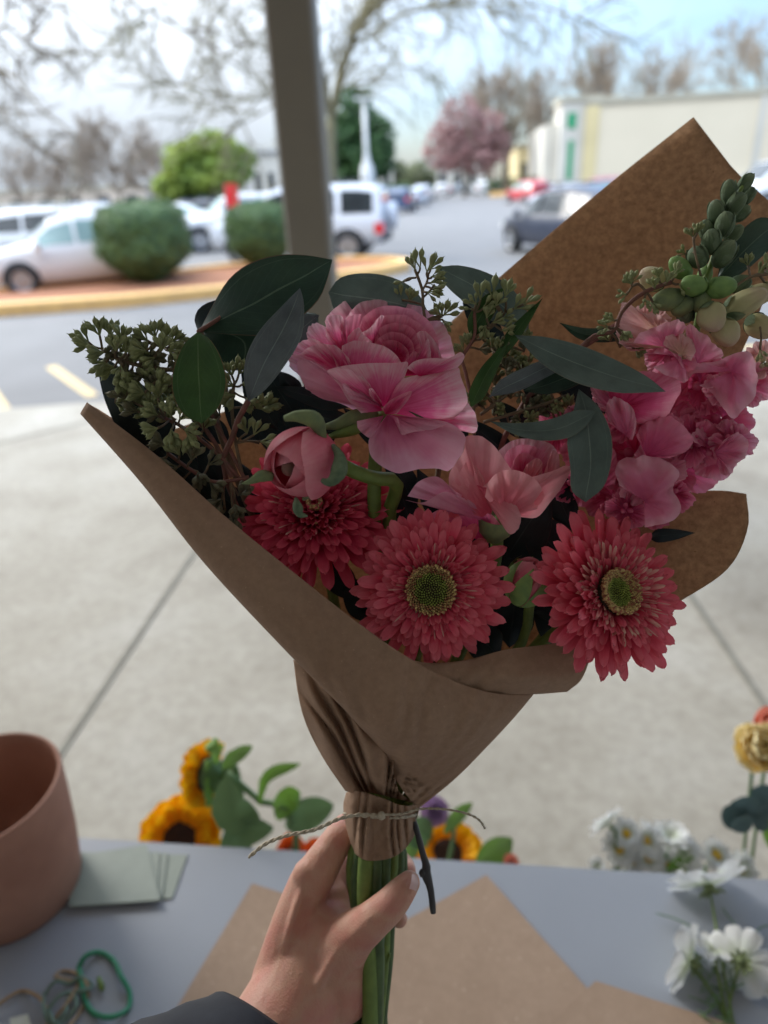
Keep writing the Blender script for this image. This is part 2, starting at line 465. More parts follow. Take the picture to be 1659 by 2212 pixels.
M['leaf_bg2'] = plain('leaf_bg2', (.19, .32, .14), (.14, .25, .10), 20, .6, trans=.2)
M['leaf_blue'] = plain('leaf_blue', (.13, .20, .20), (.09, .15, .15), 20, .6, trans=.1)
M['yellow_c'] = plain('yellow_c', (.75, .48, .04), None, 100, .7)
M['band_green'] = plain('band_green', (.03, .25, .12), None, 80, .45)
M['band_tan'] = plain('band_tan', (.42, .27, .14), None, 80, .5)
M['band_grey'] = plain('band_grey', (.16, .24, .18), None, 80, .5)
M['bucket'] = plain('bucket', (.05, .05, .055), None, 10, .4)

# concrete paving
def concrete_mat():
    m, t, b, out = new_mat('concrete')
    tc = t.nodes.new('ShaderNodeTexCoord')
    n1 = nn(t, 'ShaderNodeTexNoise', Scale=1.6, Detail=7, Roughness=.6); t.links.new(tc.outputs['Object'], n1.inputs['Vector'])
    n2 = nn(t, 'ShaderNodeTexNoise', Scale=24, Detail=6, Roughness=.7); t.links.new(tc.outputs['Object'], n2.inputs['Vector'])
    r1 = ramp(t, n1.outputs['Fac'], [(.3, (.30, .27, .22)), (.5, (.40, .37, .31)), (.7, (.47, .445, .39))])
    r2 = ramp(t, n2.outputs['Fac'], [(.35, (.80, .79, .77)), (.62, (1, 1, 1))])
    mx = t.nodes.new('ShaderNodeMixRGB'); mx.blend_type = 'MULTIPLY'; mx.inputs['Fac'].default_value = 1
    t.links.new(r1.outputs[0], mx.inputs['Color1']); t.links.new(r2.outputs[0], mx.inputs['Color2'])
    t.links.new(mx.outputs[0], b.inputs['Base Color']); b.inputs['Roughness'].default_value = .8
    bump(t, b, n2.outputs['Fac'], .2, .004)
    return m
M['concrete'] = concrete_mat()
M['joint'] = plain('joint', (.24, .23, .19), (.18, .17, .14), 12, .9)
M['asphalt'] = plain('asphalt', (.175, .171, .168), (.15, .146, .143), 1.2, .85, .1, .003, detail=8)
M['yellow_paint'] = plain('yellow_paint', (.72, .52, .22), (.55, .42, .22), 9, .7, detail=6)
M['kerb_yellow'] = plain('kerb_yellow', (.90, .56, .20), (.70, .42, .17), 7, .7, .2, .01, detail=6)
M['mulch'] = plain('mulch', (.46, .20, .10), (.26, .11, .06), 25, .95, .8, .03, detail=6)
M['post'] = plain('post', (.21, .19, .155), (.19, .17, .14), 3, .55)
M['canopy'] = plain('canopy', (.75, .73, .70), None, 3, .8)
M['added_wall_paint'] = plain('added_wall_paint', (.42, .39, .35), (.38, .35, .32), 3, .8)
M['hedge'] = plain('hedge', (.12, .20, .06), (.05, .10, .035), 6, .6, trans=.15)
M['bark'] = plain('bark', (.20, .165, .11), (.13, .11, .08), 6, .9, .5, .02)
M['bark_olive'] = plain('bark_olive', (.24, .21, .11), (.15, .13, .08), 6, .9, .5, .02)
M['bark_far'] = plain('bark_far', (.33, .265, .20), (.25, .20, .155), 2, .9)
M['crown_green'] = plain('crown_green', (.30, .36, .045), (.12, .19, .03), .45, .7, trans=.2)
M['crown_dark'] = plain('crown_dark', (.055, .125, .03), (.03, .07, .02), .6, .7, trans=.1)
M['crown_olive'] = plain('crown_olive', (.15, .17, .07), (.10, .11, .05), .6, .7, trans=.1)
M['blossom'] = plain('blossom', (.44, .23, .22), (.27, .17, .15), 1.0, .8, trans=.2)
M['lamp_white'] = plain('lamp_white', (.70, .70, .68), None, 3, .5)
M['red_sign'] = plain('red_sign', (.85, .02, .03), None, 3, .4)
M['bld_beige'] = plain('bld_beige', (.70, .61, .46), (.66, .575, .43), .3, .85)
M['bld_yellow'] = plain('bld_yellow', (.70, .58, .32), None, .3, .85)
M['bld_trim'] = plain('bld_trim', (.50, .46, .36), None, .5, .85)
M['bld_light'] = plain('bld_light', (.62, .59, .52), None, .3, .85)
M['bld_far'] = plain('bld_far', (.62, .52, .42), None, .1, .85)
M['roof_grey'] = plain('roof_grey', (.30, .30, .30), None, .5, .85)
M['sign_green'] = plain('sign_green', (.02, .30, .13), None, 3, .5)
M['glass'] = plain('glass', (.035, .045, .05), (.02, .025, .03), 3, .08)
M['glass_light'] = plain('glass_light', (.30, .44, .42), (.22, .34, .33), 3, .1)
M['tyre'] = plain('tyre', (.02, .02, .02), None, 9, .8)
M['rim'] = plain('rim', (.55, .56, .58), (.35, .36, .38), 9, .3, metal=.6)
M['plastic'] = plain('plastic', (.035, .035, .04), None, 9, .6)
M['tail_red'] = plain('tail_red', (.75, .03, .04), None, 9, .25)
M['lamp_clear'] = plain('lamp_clear', (.75, .75, .75), None, 9, .15)
M['amber'] = plain('amber', (.85, .22, .03), None, 9, .3)
def paint(name, c): 
    M[name] = plain(name, c, tuple(k * .96 for k in c), 2, .3, coat=.3)
paint('car_white', (.74, .75, .76)); paint('car_silver', (.62, .65, .70)); paint('car_navy', (.018, .025, .05))
paint('car_blue', (.06, .09, .17)); paint('car_red', (.50, .05, .06)); paint('car_maroon', (.45, .16, .20))
paint('car_grey', (.30, .33, .36)); paint('car_pale', (.55, .66, .68))


# ================================================================== SETTING
def struct(o): o['kind'] = 'structure'; return o
b = MB(); b.poly([(-700, -300, -.03), (700, -300, -.03), (700, 900, -.03), (-700, 900, -.03)])
struct(b.build('road', M['asphalt'], smooth=False))
b = MB(); b.poly([(-40, -8, 0), (40, -8, 0), (40, 9.4, 0), (2.5, 6.05, 0), (-2.42, 5.68, 0), (-40, 2.3, 0)], .12)
struct(b.build('concrete_pavement', M['concrete'], smooth=False))
def strip(b, p, q, w, z):
    p = Vector((p[0], p[1], z)); q = Vector((q[0], q[1], z)); s = (q - p).cross(Vector((0, 0, 1))).normalized() * w / 2
    b.quad(p - s, p + s, q + s, q - s)
b = MB()
strip(b, (-1.30, -1.0), (-.64, 5.75), .022, .004)
strip(b, (1.05, -.6), (1.42, 5.9), .022, .0045)
g0, g1 = G(0, 958), G(215, 905)
strip(b, g0 + (g0 - g1) * 4, g1, .018, .005)
strip(b, (3.9, -1), (4.4, 6.1), .022, .0048)
struct(b.build('pavement_joint', M['joint'], smooth=False))
b = MB()
def pstroke(b, a, c, w): strip(b, G(*a, -.03), G(*c, -.03), w, -.026)
pstroke(b, (110, 792), (200, 856), .11)
pstroke(b, (-40, 815), (12, 892), .11)
pstroke(b, (1600, 752), (1900, 742), .16)
struct(b.build('road_marking', M['yellow_paint'], smooth=False))

# kerbed planting island
isl = [(-14, 8.9), (-9.5, 10.0), (-5.78, 10.98), (-3.9, 11.3), (-2.5, 11.87), (-1.0, 12.75), (.2, 13.6), (.75, 14.3), (.8, 15.0), (.4, 15.7),
       (-.4, 16.2), (-1.5, 16.3), (-3.0, 16.0), (-5, 14.75), (-7, 13.5), (-9.5, 12.4), (-14, 10.6)]
b = MB(); ins = []
n = len(isl)
cx_ = sum(p[0] for p in isl) / n; cy_ = sum(p[1] for p in isl) / n
rows = []
for k in range(n):
    p = Vector(isl[k]); a = Vector(isl[k - 1]); c = Vector(isl[(k + 1) % n])
    t = (c - a).normalized(); nrm = Vector((-t.y, t.x))
    q = p + nrm * .26
    ins.append((q.x, q.y, .085))
    rows.append([Vector((p.x, p.y, -.035)), Vector((p.x, p.y, .13)), Vector((p.x + nrm.x * .02, p.y + nrm.y * .02, .155)), Vector((q.x, q.y, .155)), Vector((q.x, q.y, .0))])
rows.append(rows[0])
b.grid(rows)
ki = b.build('island_kerb', M['kerb_yellow'], smooth=False)
tag(ki, 'worn yellow kerb round the planting island in front of the parked cars', 'kerb')
b = MB(); b.poly(ins)
struct(b.build('mulch_ground', M['mulch'], smooth=False))

# the covered walk the bouquet is held under
can = thing('canopy', 'flat roof over the shop front walkway carried by the square post', 'canopy', (0, 0, 5.4))
b = MB(); b.box((0, 1.4, 5.55), (40, 7.7, .28)); b.build('roof_slab', M['canopy'], can, smooth=False)
b = MB(); b.box((0, 5.28, 5.5), (40, .05, .5)); b.build('fascia', M['post'], can, smooth=False)
b = MB(); b.box((0, -2.6, 2.7), (40, .25, 5.4))  # unseen wall, added to block the sky behind and dim the bouquet
tag(b.build('added_wall', M['added_wall_paint'], smooth=False, org=(0, -2.6, 0)), 'unseen wall added behind the camera to dim the light on the bouquet', 'wall')
# post
pst = thing('square_post', 'square taupe post holding up the walkway roof', 'post', (-.37, 4.6, 0))
pr = Matrix.Rotation(radians(-4), 3, 'Z')
b = MB(); w2 = .135; ch = .02
pv = []
for z in (0, 5.4):
    pv.append([Vector((-.37, 4.6, z)) + pr @ Vector(q) for q in
               [(-w2, -w2 + ch, 0), (-w2 + ch, -w2, 0), (w2 - ch, -w2, 0), (w2, -w2 + ch, 0), (w2, w2 - ch, 0), (w2 - ch, w2, 0), (-w2 + ch, w2, 0), (-w2, w2 - ch, 0)]])
b.grid(pv, closed=True); b.build('shaft', M['post'], pst, smooth=False)
b = MB(); b.box((-.37, 4.6, .07), (.36, .36, .14), rot=pr); b.build('base_collar', M['post'], pst, smooth=False)

# ------------------------------------------------------------------ clipped hedge balls
def hedge(c, r, h, seed, label):
    rnd = random.Random(seed)
    t = thing('clipped_shrub', label, 'shrub', c, 'clipped round shrubs on the planting island')
    b = MB(); prof = []
    def rad(u, ph):   # u 0 bottom .. 1 top
        s = (1 - abs(2 * u - 1.08) ** 3.2 * .62) if u < .54 else (1 - abs((u - .54) / .46) ** 4.6) ** .5
        s = max(s, .02)
        if u < .35: s *= .72 + .28 * (u / .35)
        return r * s * (1 + .10 * nz(cos(ph) * 1.3 + seed, sin(ph) * 1.3 + u * 3, seed) + .08 * nz(cos(ph) * 4, sin(ph) * 4 + u * 7, seed))
    rows = [[Vector((c[0] + cos(a) * rad(u, a) * .93, c[1] + sin(a) * rad(u, a) * .93, c[2] + u * h)) for a in [2 * pi * k / 24 for k in range(24)]] for u in [i / 13 for i in range(14)]]
    b.grid(rows, closed=True)
    for k in range(5200):
        u = rnd.random(); a = rnd.random() * 2 * pi
        q = rad(u, a) * (.93 + .1 * rnd.random())
        p = Vector((c[0] + cos(a) * q, c[1] + sin(a) * q, c[2] + u * h + rnd.uniform(-.02, .04)))
        d = Vector((rnd.gauss(0, 1), rnd.gauss(0, 1), rnd.gauss(0, 1) + .4)).normalized(); e = d.orthogonal().normalized(); s = rnd.uniform(.025, .05)
        b.quad(p - e * s * .5, p + d * s - e * s * .1, p + d * s * 1.6, p + e * s * .5)
    b.build('foliage', M['hedge'], t, smooth=False)
    b = MB(); b.tube([(c[0], c[1], c[2] - .1), (c[0] + .03, c[1], c[2] + .4)], [.06, .05], 8); b.build('trunk', M['bark'], t)
hedge((-4.22, 13.75, .08), .84, 1.40, 3, 'big clipped green shrub in front of the white hatchback')
hedge((-2.28, 15.3, .08), .68, 1.26, 8, 'smaller clipped green shrub beside the square post')

# ------------------------------------------------------------------ trees
def stick(b, p, q, r0, r1, n=3):
    d = (q - p)
    if d.length < 1e-6: return
    a = d.orthogonal().normalized(); c = d.cross(a).normalized(); base = len(b.v)
    for (o, r) in ((p, r0), (q, r1)):
        for k in range(n):
            w = o + (a * cos(2 * pi * k / n) + c * sin(2 * pi * k / n)) * r
            b.v.append((w.x, w.y, w.z)); b.uv.append((k / n, 0))
    for k in range(n):
        b.f.append((base + k, base + (k + 1) % n, base + n + (k + 1) % n, base + n + k))
def grow(bt, bc, p, d, length, r, lvl, rnd, up=.15, wob=.25, nch=(3, 5), shrink=.62, minr=.004):
    if lvl == 0:
        q = p + d * length
        stick(bc, p, q, r, r * .5); return
    nseg = 4; pts = [p]; cur = p; dd = d.copy()
    for i in range(nseg):
        dd = (dd + Vector((rnd.gauss(0, wob), rnd.gauss(0, wob), rnd.gauss(0, wob) + up)) * .35).normalized()
        cur = cur + dd * length / nseg; pts.append(cur)
    tgt = bt if lvl >= 3 else bc
    for i in range(nseg):
        stick(tgt, pts[i], pts[i + 1], r * (1 - .13 * i), r * (1 - .13 * (i + 1)), 5 if lvl >= 3 else 3)
    for k in range(rnd.randint(*nch)):
        i = rnd.randint(1, nseg); base = pts[i]
        ax = Vector((rnd.gauss(0, 1), rnd.gauss(0, 1), rnd.gauss(0, 1))).normalized()
        nd = (dd + ax * rnd.uniform(.5, .95)).normalized()
        grow(bt, bc, base, nd, length * shrink * rnd.uniform(.75, 1.2), max(r * .55, minr), lvl - 1, rnd, up, wob, nch, shrink, minr)
def bare_tree(label, base, h, seed, mat, lv=5, tr=.2, trunkh=.28, lean=(0, 0), group='bare trees beyond the car park', nch=(3, 5), nl=5, wide=.8, minr=.02, up=.15):
    rnd = random.Random(seed); t = thing('bare_tree', label, 'tree', base, group)
    bt, bc = MB(), MB(); p0 = Vector(base); p1 = p0 + Vector((lean[0], lean[1], h * trunkh))
    stick(bt, p0 - Vector((0, 0, .1)), p0.lerp(p1, .5), tr * 1.25, tr, 8); stick(bt, p0.lerp(p1, .5), p1, tr, tr * .85, 8)
    for k in range(nl):
        a = 2 * pi * k / nl + rnd.uniform(-.4, .4); w = wide * rnd.uniform(.6, 1.15)
        grow(bt, bc, p1, Vector((cos(a) * w, sin(a) * w, 1)).normalized(), h * .36, tr * .6, lv - 1, rnd, up, .25, nch, .64, minr)
    bt.build('trunk', mat, t); bc.build('crown', mat, t, smooth=False)
    return t
def X(px, d):   # ground position seen under view column px at distance d
    q = P(px, 400, d); return (q.x, q.y, -.03)
bare_tree('small round bare tree at the far left edge of the car park', X(45, 44), 5.6, 2, M['bark_far'], 5, .14, .25, nch=(3, 4), wide=1.1)
bare_tree('broad brown bare tree left of the green tree', X(255, 62), 9.6, 5, M['bark_far'], 6, .2, .2, nch=(3, 4), nl=6, wide=1.2, minr=.028)
bare_tree('low brown bare tree between the small tree and the broad one', X(150, 70), 8.2, 9, M['bark_far'], 6, .2, .2, nch=(3, 4), wide=1.2, minr=.028)
bare_tree('twiggy grey bare tree close against the left of the green tree', X(330, 75), 8.0, 12, M['bark_far'], 6, .2, .2, nch=(3, 4), wide=1.0, minr=.028)
bare_tree('tall bare tree just behind the pink blossom tree', X(1062, 84), 13.2, 21, M['bark_far'], 6, .3, .3, wide=.55, nch=(3, 4), minr=.03, up=.4)
bare_tree('tall bare tree between the blossom tree and the cream building', X(1150, 90), 13.6, 22, M['bark_far'], 6, .28, .3, wide=.5, nch=(3, 4), minr=.03, up=.4)
bare_tree('bare tree above the left corner of the cream building', X(1275, 84), 13.6, 31, M['bark_far'], 6, .3, .4, wide=.45, nch=(3, 4), minr=.03, up=.35)
bare_tree('wide bare tree above the middle of the cream building roof', X(1400, 84), 13.8, 32, M['bark_far'], 6, .3, .42, wide=.8, nch=(3, 4), minr=.03)
bare_tree('bare tree over the cream building at the right edge', X(1610, 80), 15.2, 35, M['bark_far'], 6, .3, .42, wide=.9, nch=(3, 4), minr=.03)
bare_tree('dark trunked bare tree by the far kerb end', X(1092, 72), 9.5, 41, M['bark'], 5, .36, .35, wide=.5, nch=(3, 4), minr=.03)
# big tree whose crown hangs into the top of the view
def limb_tree(label, base, trunk, limbs, seed, mat, tr, twl=1.7, tw_n=17):
    rnd = random.Random(seed); t = thing('bare_tree', label, 'tree', base, 'bare trees near the walkway')
    bt, bc = MB(), MB()
    tp = [Vector(q[:3]) for q in cr([tuple(x) for x in trunk], 9)]
    for i in range(8): stick(bt, tp[i], tp[i + 1], tr * (1 - i * .06), tr * (1 - (i + 1) * .06), 8)
    for (pts, r, dens) in limbs:
        lp = [Vector(q[:3]) for q in cr([tuple(x) for x in pts], 10)]
        for i in range(9):
            lp[i + 1] += Vector((rnd.gauss(0, .05), rnd.gauss(0, .05), rnd.gauss(0, .06)))
            stick(bt, lp[i], lp[i + 1], r * (1 - i * .085), r * (1 - (i + 1) * .085), 6)
        for k in range(int(tw_n * dens)):
            i = rnd.randint(1, 9); dd = (lp[i] - lp[i - 1]).normalized()
            ax = Vector((rnd.gauss(0, 1), rnd.gauss(0, 1), rnd.gauss(0, 1) - .1)).normalized()
            grow(bt, bc, lp[i].copy(), (dd + ax * .9).normalized(), rnd.uniform(.5, 1) * twl, .028, 2, rnd, -.05, .35, (3, 5), .6, .007)
    bt.build('trunk', mat, t); bc.build('crown', mat, t, smooth=False)
bx, by, _ = X(716, 20.5)
def Q(px, py, d): return tuple(P(px, py, d))
limb_tree('large bare tree rising behind the square post', (bx, by, -.03),
    [(bx, by, -.1), Q(712, 390, 20.4), Q(716, 255, 20)],
    [([Q(716, 255, 20), Q(742, 130, 19.4), Q(790, 20, 19), Q(860, -130, 18.5)], .15, 1.2),
     ([Q(742, 140, 19.4), Q(762, 70, 19), Q(800, -10, 19), Q(830, -80, 19)], .09, 1.3),
     ([Q(716, 255, 20), Q(690, 150, 19), Q(660, 30, 18), Q(620, -120, 17)], .11, 1),
     ([Q(755, 100, 19.4), Q(860, 40, 18), Q(1010, 10, 17), Q(1250, 40, 16)], .055, 1.5),
     ([Q(760, 80, 19.4), Q(860, -40, 18.5), Q(1000, -60, 18), Q(1200, -40, 17)], .06, 1.3),
     ([Q(725, 200, 20), Q(800, 150, 21), Q(870, 140, 22), Q(960, 170, 23)], .04, .8),
     ([Q(716, 250, 20), Q(600, 215, 17.5), Q(440, 200, 15.5), Q(285, 125, 13)], .035, 1.0),
     ([Q(700, 190, 20), Q(560, 100, 18), Q(430, 60, 16), Q(270, 40, 14)], .032, 1.0),
     ([Q(690, 150, 19), Q(560, 250, 17), Q(500, 270, 16.5), Q(460, 300, 16)], .035, .7),
     ([Q(680, 100, 19), Q(560, 0, 17), Q(440, -30, 16), Q(330, 10, 14)], .035, 1.1)], 4, M['bark_olive'], .26)
bx, by, _ = X(-260, 17)
limb_tree('bare tree whose drooping branches reach in at the top left', (bx, by, -.03),
    [(bx, by, -.1), Q(-250, 330, 17), Q(-240, 150, 17)],
    [([Q(-240, 150, 17), Q(-120, 60, 15), Q(0, 60, 13), Q(110, 130, 12)], .07, 1.4),
     ([Q(-240, 170, 17), Q(-100, 110, 14), Q(30, 190, 12), Q(150, 290, 11)], .06, 1.5),
     ([Q(-240, 180, 17), Q(-130, 200, 14), Q(-30, 220, 12), Q(60, 300, 11.5)], .06, 1.4),
     ([Q(-240, 150, 17), Q(-100, -20, 14), Q(60, -20, 12), Q(220, 60, 11)], .06, 1.2),
     ([Q(-240, 150, 17), Q(-80, -90, 14), Q(120, -60, 12), Q(330, 30, 11)], .06, .8)], 15, M['bark'], .3, 1.1, 10)

def leafy(label, base, lobes, seed, mat, n=5200, ls=.28, name='leafy_tree', cat='tree', trunk=.2):
    """lobes: (dx, dy, z, rx, rz) ellipsoids filled with leaf clumps."""
    rnd = random.Random(seed); t = thing(name, label, cat, base); b = MB()
    tot = sum(l[3] ** 2 * l[4] for l in lobes)
    for (dx, dy, z, rx, rz) in lobes:
        for k in range(int(n * rx * rx * rz / tot)):
            a = rnd.random() * 2 * pi; u = rnd.uniform(-1, 1); q = rnd.random() ** .28
            sx = sqrt(1 - u * u)
            gap = nz(sx * cos(a) * 2.1 + seed, sx * sin(a) * 2.1 + dx, u * 2.1 + z)
            if gap < -.22 and q > .6: continue
            q *= 1 + .22 * gap
            p = Vector((base[0] + dx + cos(a) * sx * q * rx, base[1] + dy + sin(a) * sx * q * rx, base[2] + z + u * q * rz))
            d = Vector((rnd.gauss(0, 1), rnd.gauss(0, 1), rnd.gauss(0, .7))).normalized(); e = d.orthogonal().normalized(); s = ls * rnd.uniform(.6, 1.3)
            b.quad(p - e * s * .5, p + d * s * .7 - e * s * .35, p + d * s * 1.1 + e * s * .2, p + e * s * .5)
    b.build('crown', mat, t, smooth=False)
    b = MB(); z0 = min(l[2] for l in lobes)
    b.tube([(base[0], base[1], base[2] - .1), (base[0] + .05, base[1], base[2] + z0)], [trunk * 1.2, trunk * .9], 8)
    for l in lobes: b.tube([(base[0], base[1], base[2] + z0 * .8), (base[0] + l[0] * .8, base[1] + l[1] * .8, base[2] + l[2])], [trunk * .6, trunk * .2], 5)
    b.build('trunk', M['bark'], t)
q = X(447, 45)
leafy('low spreading yellow green tree beyond the clipped shrubs', q, [(-1.9, 0, 2.1, 1.6, 1.0), (-.9, 0, 3.2, 1.7, 1.5), (.3, .3, 3.9, 1.6, 1.4), (1.7, 0, 3.2, 1.6, 1.4), (.6, -.6, 2.5, 2.1, 1.0), (2.4, 0, 3.4, .9, .9)], 6, M['crown_green'], 6500, .3)
q = X(782, 60)
leafy('dense dark evergreen tree behind the white lamp post', q, [(-.4, 0, 7.2, 1.8, 2.0), (-1.2, 0, 5, 2.2, 2.2), (1.2, 0, 5.2, 1.9, 2.0), (0, 0, 3.4, 2.6, 1.6), (1.6, 0, 3.6, 1.5, 1.5)], 7, M['crown_dark'], 6500, .36)
q = X(1005, 70)
leafy('pink blossoming tree left of the bare tree row', q, [(-.6, 0, 6.6, 2.3, 2.4), (1.8, 0, 5.6, 2.2, 2.2), (-2.0, 0, 4.6, 2.4, 2.2), (.8, 0, 3.8, 2.8, 1.8), (3.0, 0, 4.6, 1.6, 1.8)], 8, M['blossom'], 6500, .3, name='blossom_tree')
for k, (px, d, w, h, m_, lb) in enumerate([(905, 92, 3.0, 4.0, 'crown_olive', 'olive shrubby tree in the distance left of the blossom tree'),
        (860, 100, 2.6, 4.6, 'crown_olive', 'far olive tree right of the dark evergreen'),
        (1195, 80, 2.6, 3.4, 'crown_olive', 'low olive tree at the left end of the cream building'),
        (590, 95, 3.0, 5.0, 'crown_olive', 'far olive tree right beside the square post'),
        (640, 90, 3.0, 4.2, 'crown_dark', 'far dark tree hidden partly by the square post')]):
    leafy(lb, X(px, d), [(0, 0, h * .6, w * .6, h * .4), (w * .4, 0, h * .45, w * .45, h * .35), (-w * .4, 0, h * .45, w * .45, h * .3)], 50 + k, M[m_], 1300, .36, name='distant_tree')
for k, (px, d, w) in enumerate([(420, 82, 9), (960, 120, 12), (1130, 76, 8), (30, 90, 16), (820, 88, 8), (1180, 64, 4)]):
    qx = X(px, d)
    rnd = random.Random(70 + k); b = MB()
    for i in range(900):
        p = Vector((qx[0] + rnd.uniform(-w / 2, w / 2), qx[1] + rnd.uniform(-.8, .8), rnd.random() ** .7 * (1.5 + .5 * nz(k, i * .01)) - .03))
        dd = Vector((rnd.gauss(0, 1), rnd.gauss(0, 1), rnd.gauss(0, 1))).normalized(); e = dd.orthogonal().normalized(); s = .3
        b.quad(p - e * s * .5, p + dd * s * .7 - e * s * .3, p + dd * s, p + e * s * .5)
    o = b.build('low_hedge', M['crown_olive' if k % 2 else 'crown_dark'], smooth=False, org=qx)
    tag(o, ['low dark hedge behind the parked cars under the green tree', 'far olive hedge at the end of the driving lane', 'low dark hedge under the bare trees by the far kerb',
            'olive hedge behind the car rows at the far left', 'low dark hedge behind the lamp post', 'olive hedge at the foot of the cream building corner'][k], 'hedge')

# ------------------------------------------------------------------ lamp post, red sign
q = X(795, 42)
lp = thing('lamp_post', 'tall white car park lamp post with a wide white base', 'lamp post', q)
b = MB(); b.tube([(q[0], q[1], -.03), (q[0], q[1], 6.1)], [.16, .12], 10); b.build('pole', M['lamp_white'], lp)
b = MB(); b.lathe((q[0], q[1], -.03), (0, 0, 1), [(.42, 0), (.42, 2.3), (.36, 2.6), (.20, 2.9), (.16, 3.3)], 14); b.build('base', M['lamp_white'], lp)
b = MB(); b.box((q[0], q[1], 6.15), (1.1, .3, .14)); b.build('lamp_head', M['lamp_white'], lp, smooth=False)
q = X(498, 19.5)
rs = thing('banner_sign', 'small upright bright red banner on a post between the parked cars', 'sign', q)
b = MB(); b.tube([(q[0] - .2, q[1], -.03), (q[0] - .2, q[1], 1.78)], .02, 8); b.build('post', M['plastic'], rs)
b = MB(); b.box((q[0], q[1], 1.46), (.37, .03, .62)); b.build('banner', M['red_sign'], rs, smooth=False)
q = X(1082, 66)
b = MB(); b.box((q[0], q[1], .1), (1.9, 1.2, .40)); b.box((q[0], q[1], .34), (1.7, 1.0, .10))
tag(b.build('kerb_end', M['kerb_yellow'], smooth=False, org=q), 'yellow painted kerb end of a far parking row beside the red hatchback', 'kerb')

# ------------------------------------------------------------------ cream building on the right
A = Vector(X(1262, 58)); A.z = 0
Bq = Vector((A.x + 46, A.y - 5.5, 0)); ux = (Bq - A).normalized(); uy = Vector((-ux.y, ux.x, 0))
bl = thing('commercial_building', 'long cream windowless building with a yellow corner and green marks', 'building', (A.x, A.y, 0))
rb = Matrix(((ux.x, uy.x, 0), (ux.y, uy.y, 0), (0, 0, 1)))
def BP(x, y, z): q = A + ux * x + uy * y; return (q.x, q.y, z)
b = MB(); b.box(BP(23, 15, 3.9), (46, 30, 7.8), rot=rb); b.build('wall', M['bld_beige'], bl, smooth=False)
b = MB(); b.box(BP(23, 15, 7.98), (46.3, 30.3, .36), rot=rb); b.box(BP(23, -.05, 7.62), (46, .12, .12), rot=rb); b.build('parapet', M['bld_trim'], bl, smooth=False)
b = MB(); b.box(BP(.25, -.06, 3.8), (1.1, .16, 7.6), rot=rb); b.build('corner_pilaster', M['bld_yellow'], bl, smooth=False)
b = MB(); b.box(BP(13.5, -.06, 3.8), (.5, .12, 7.6), rot=rb); b.build('wall_pier', M['bld_light'], bl, smooth=False)
b = MB(); b.box(BP(26, -.06, 3.8), (.5, .12, 7.6), rot=rb); b.build('wall_pier', M['bld_light'], bl, smooth=False)
b = MB(); b.box(BP(-.7, 2.4, 4.05), (3.0, 4.4, 8.1), rot=rb); b.build('entrance_tower', M['bld_light'], bl, smooth=False)
b = MB(); b.box(BP(-.7, 2.4, 8.3), (3.4, 4.8, .42), rot=rb); b.box(BP(1.4, 3.4, 8.2), (2.4, 4.0, .5), rot=rb); b.build('tower_cornice', M['bld_trim'], bl, smooth=False)
b = MB(); b.box(BP(-1.35, .16, 6.5), (.7, .10, 1.3), rot=rb); b.build('wall_sign', M['sign_green'], bl, smooth=False)
b = MB(); b.box(BP(-1.3, .17, 3.1), (.45, .08, 3.4), rot=rb); b.build('narrow_window', M['sign_green'], bl, smooth=False)
b = MB(); b.box(BP(-2.6, 9, 3.2), (1.4, 14, 6.4), rot=rb); b.box(BP(23, -.3, .45), (40, .5, .9), rot=rb); b.build('lower_wing', M['bld_light'], bl, smooth=False)

bl.scale = (1, 1, .86)
def far_building(label, px0, px1, d, h, mat, roof=None, wins=6):
    p = Vector(X(px0, d)); q = Vector(X(px1, d)); p.z = q.z = 0; c = (p + q) / 2; w = (q - p).length; yaw = atan2(q.y - p.y, q.x - p.x)
    t = thing('low_building', label, 'building', (c.x, c.y, 0), 'low buildings beyond the car park')
    R3 = Matrix.Rotation(yaw, 3, 'Z')
    b = MB(); b.box((c.x, c.y, h / 2), (w, 8, h), rot=R3); b.build('wall', M[mat], t, smooth=False)
    b = MB(); b.box((c.x, c.y, h + .2), (w + .6, 8.6, .4), rot=R3)
    b.build('roof', M[roof or 'bld_trim'], t, smooth=False)
    for k in range(wins):
        o = Vector((c.x, c.y, 0)) + R3 @ Vector((-w / 2 + w * (k + .5) / wins, -4.03, 0))
        b = MB(); b.box((o.x, o.y, h * .45), (w / wins * .45, .1, h * .4), rot=R3); b.build('window', M['glass'], t, smooth=False)
far_building('long low tan building behind the left rows of cars', -160, 330, 105, 2.9, 'bld_far', None, 8)
far_building('pale two storey house front left of the square post', 556, 640, 82, 5.2, 'bld_light', 'roof_grey', 3)
far_building('pale low shop beyond the end of the driving lane', 905, 1062, 112, 4.3, 'bld_light', 'roof_grey', 5)
far_building('cream low wing just left of the cream building', 1105, 1188, 92, 5.0, 'bld_yellow', None, 3)
far_building('pale gable fronted shop right behind the silver off roader', 730, 850, 98, 4.2, 'bld_light', 'roof_grey', 4)

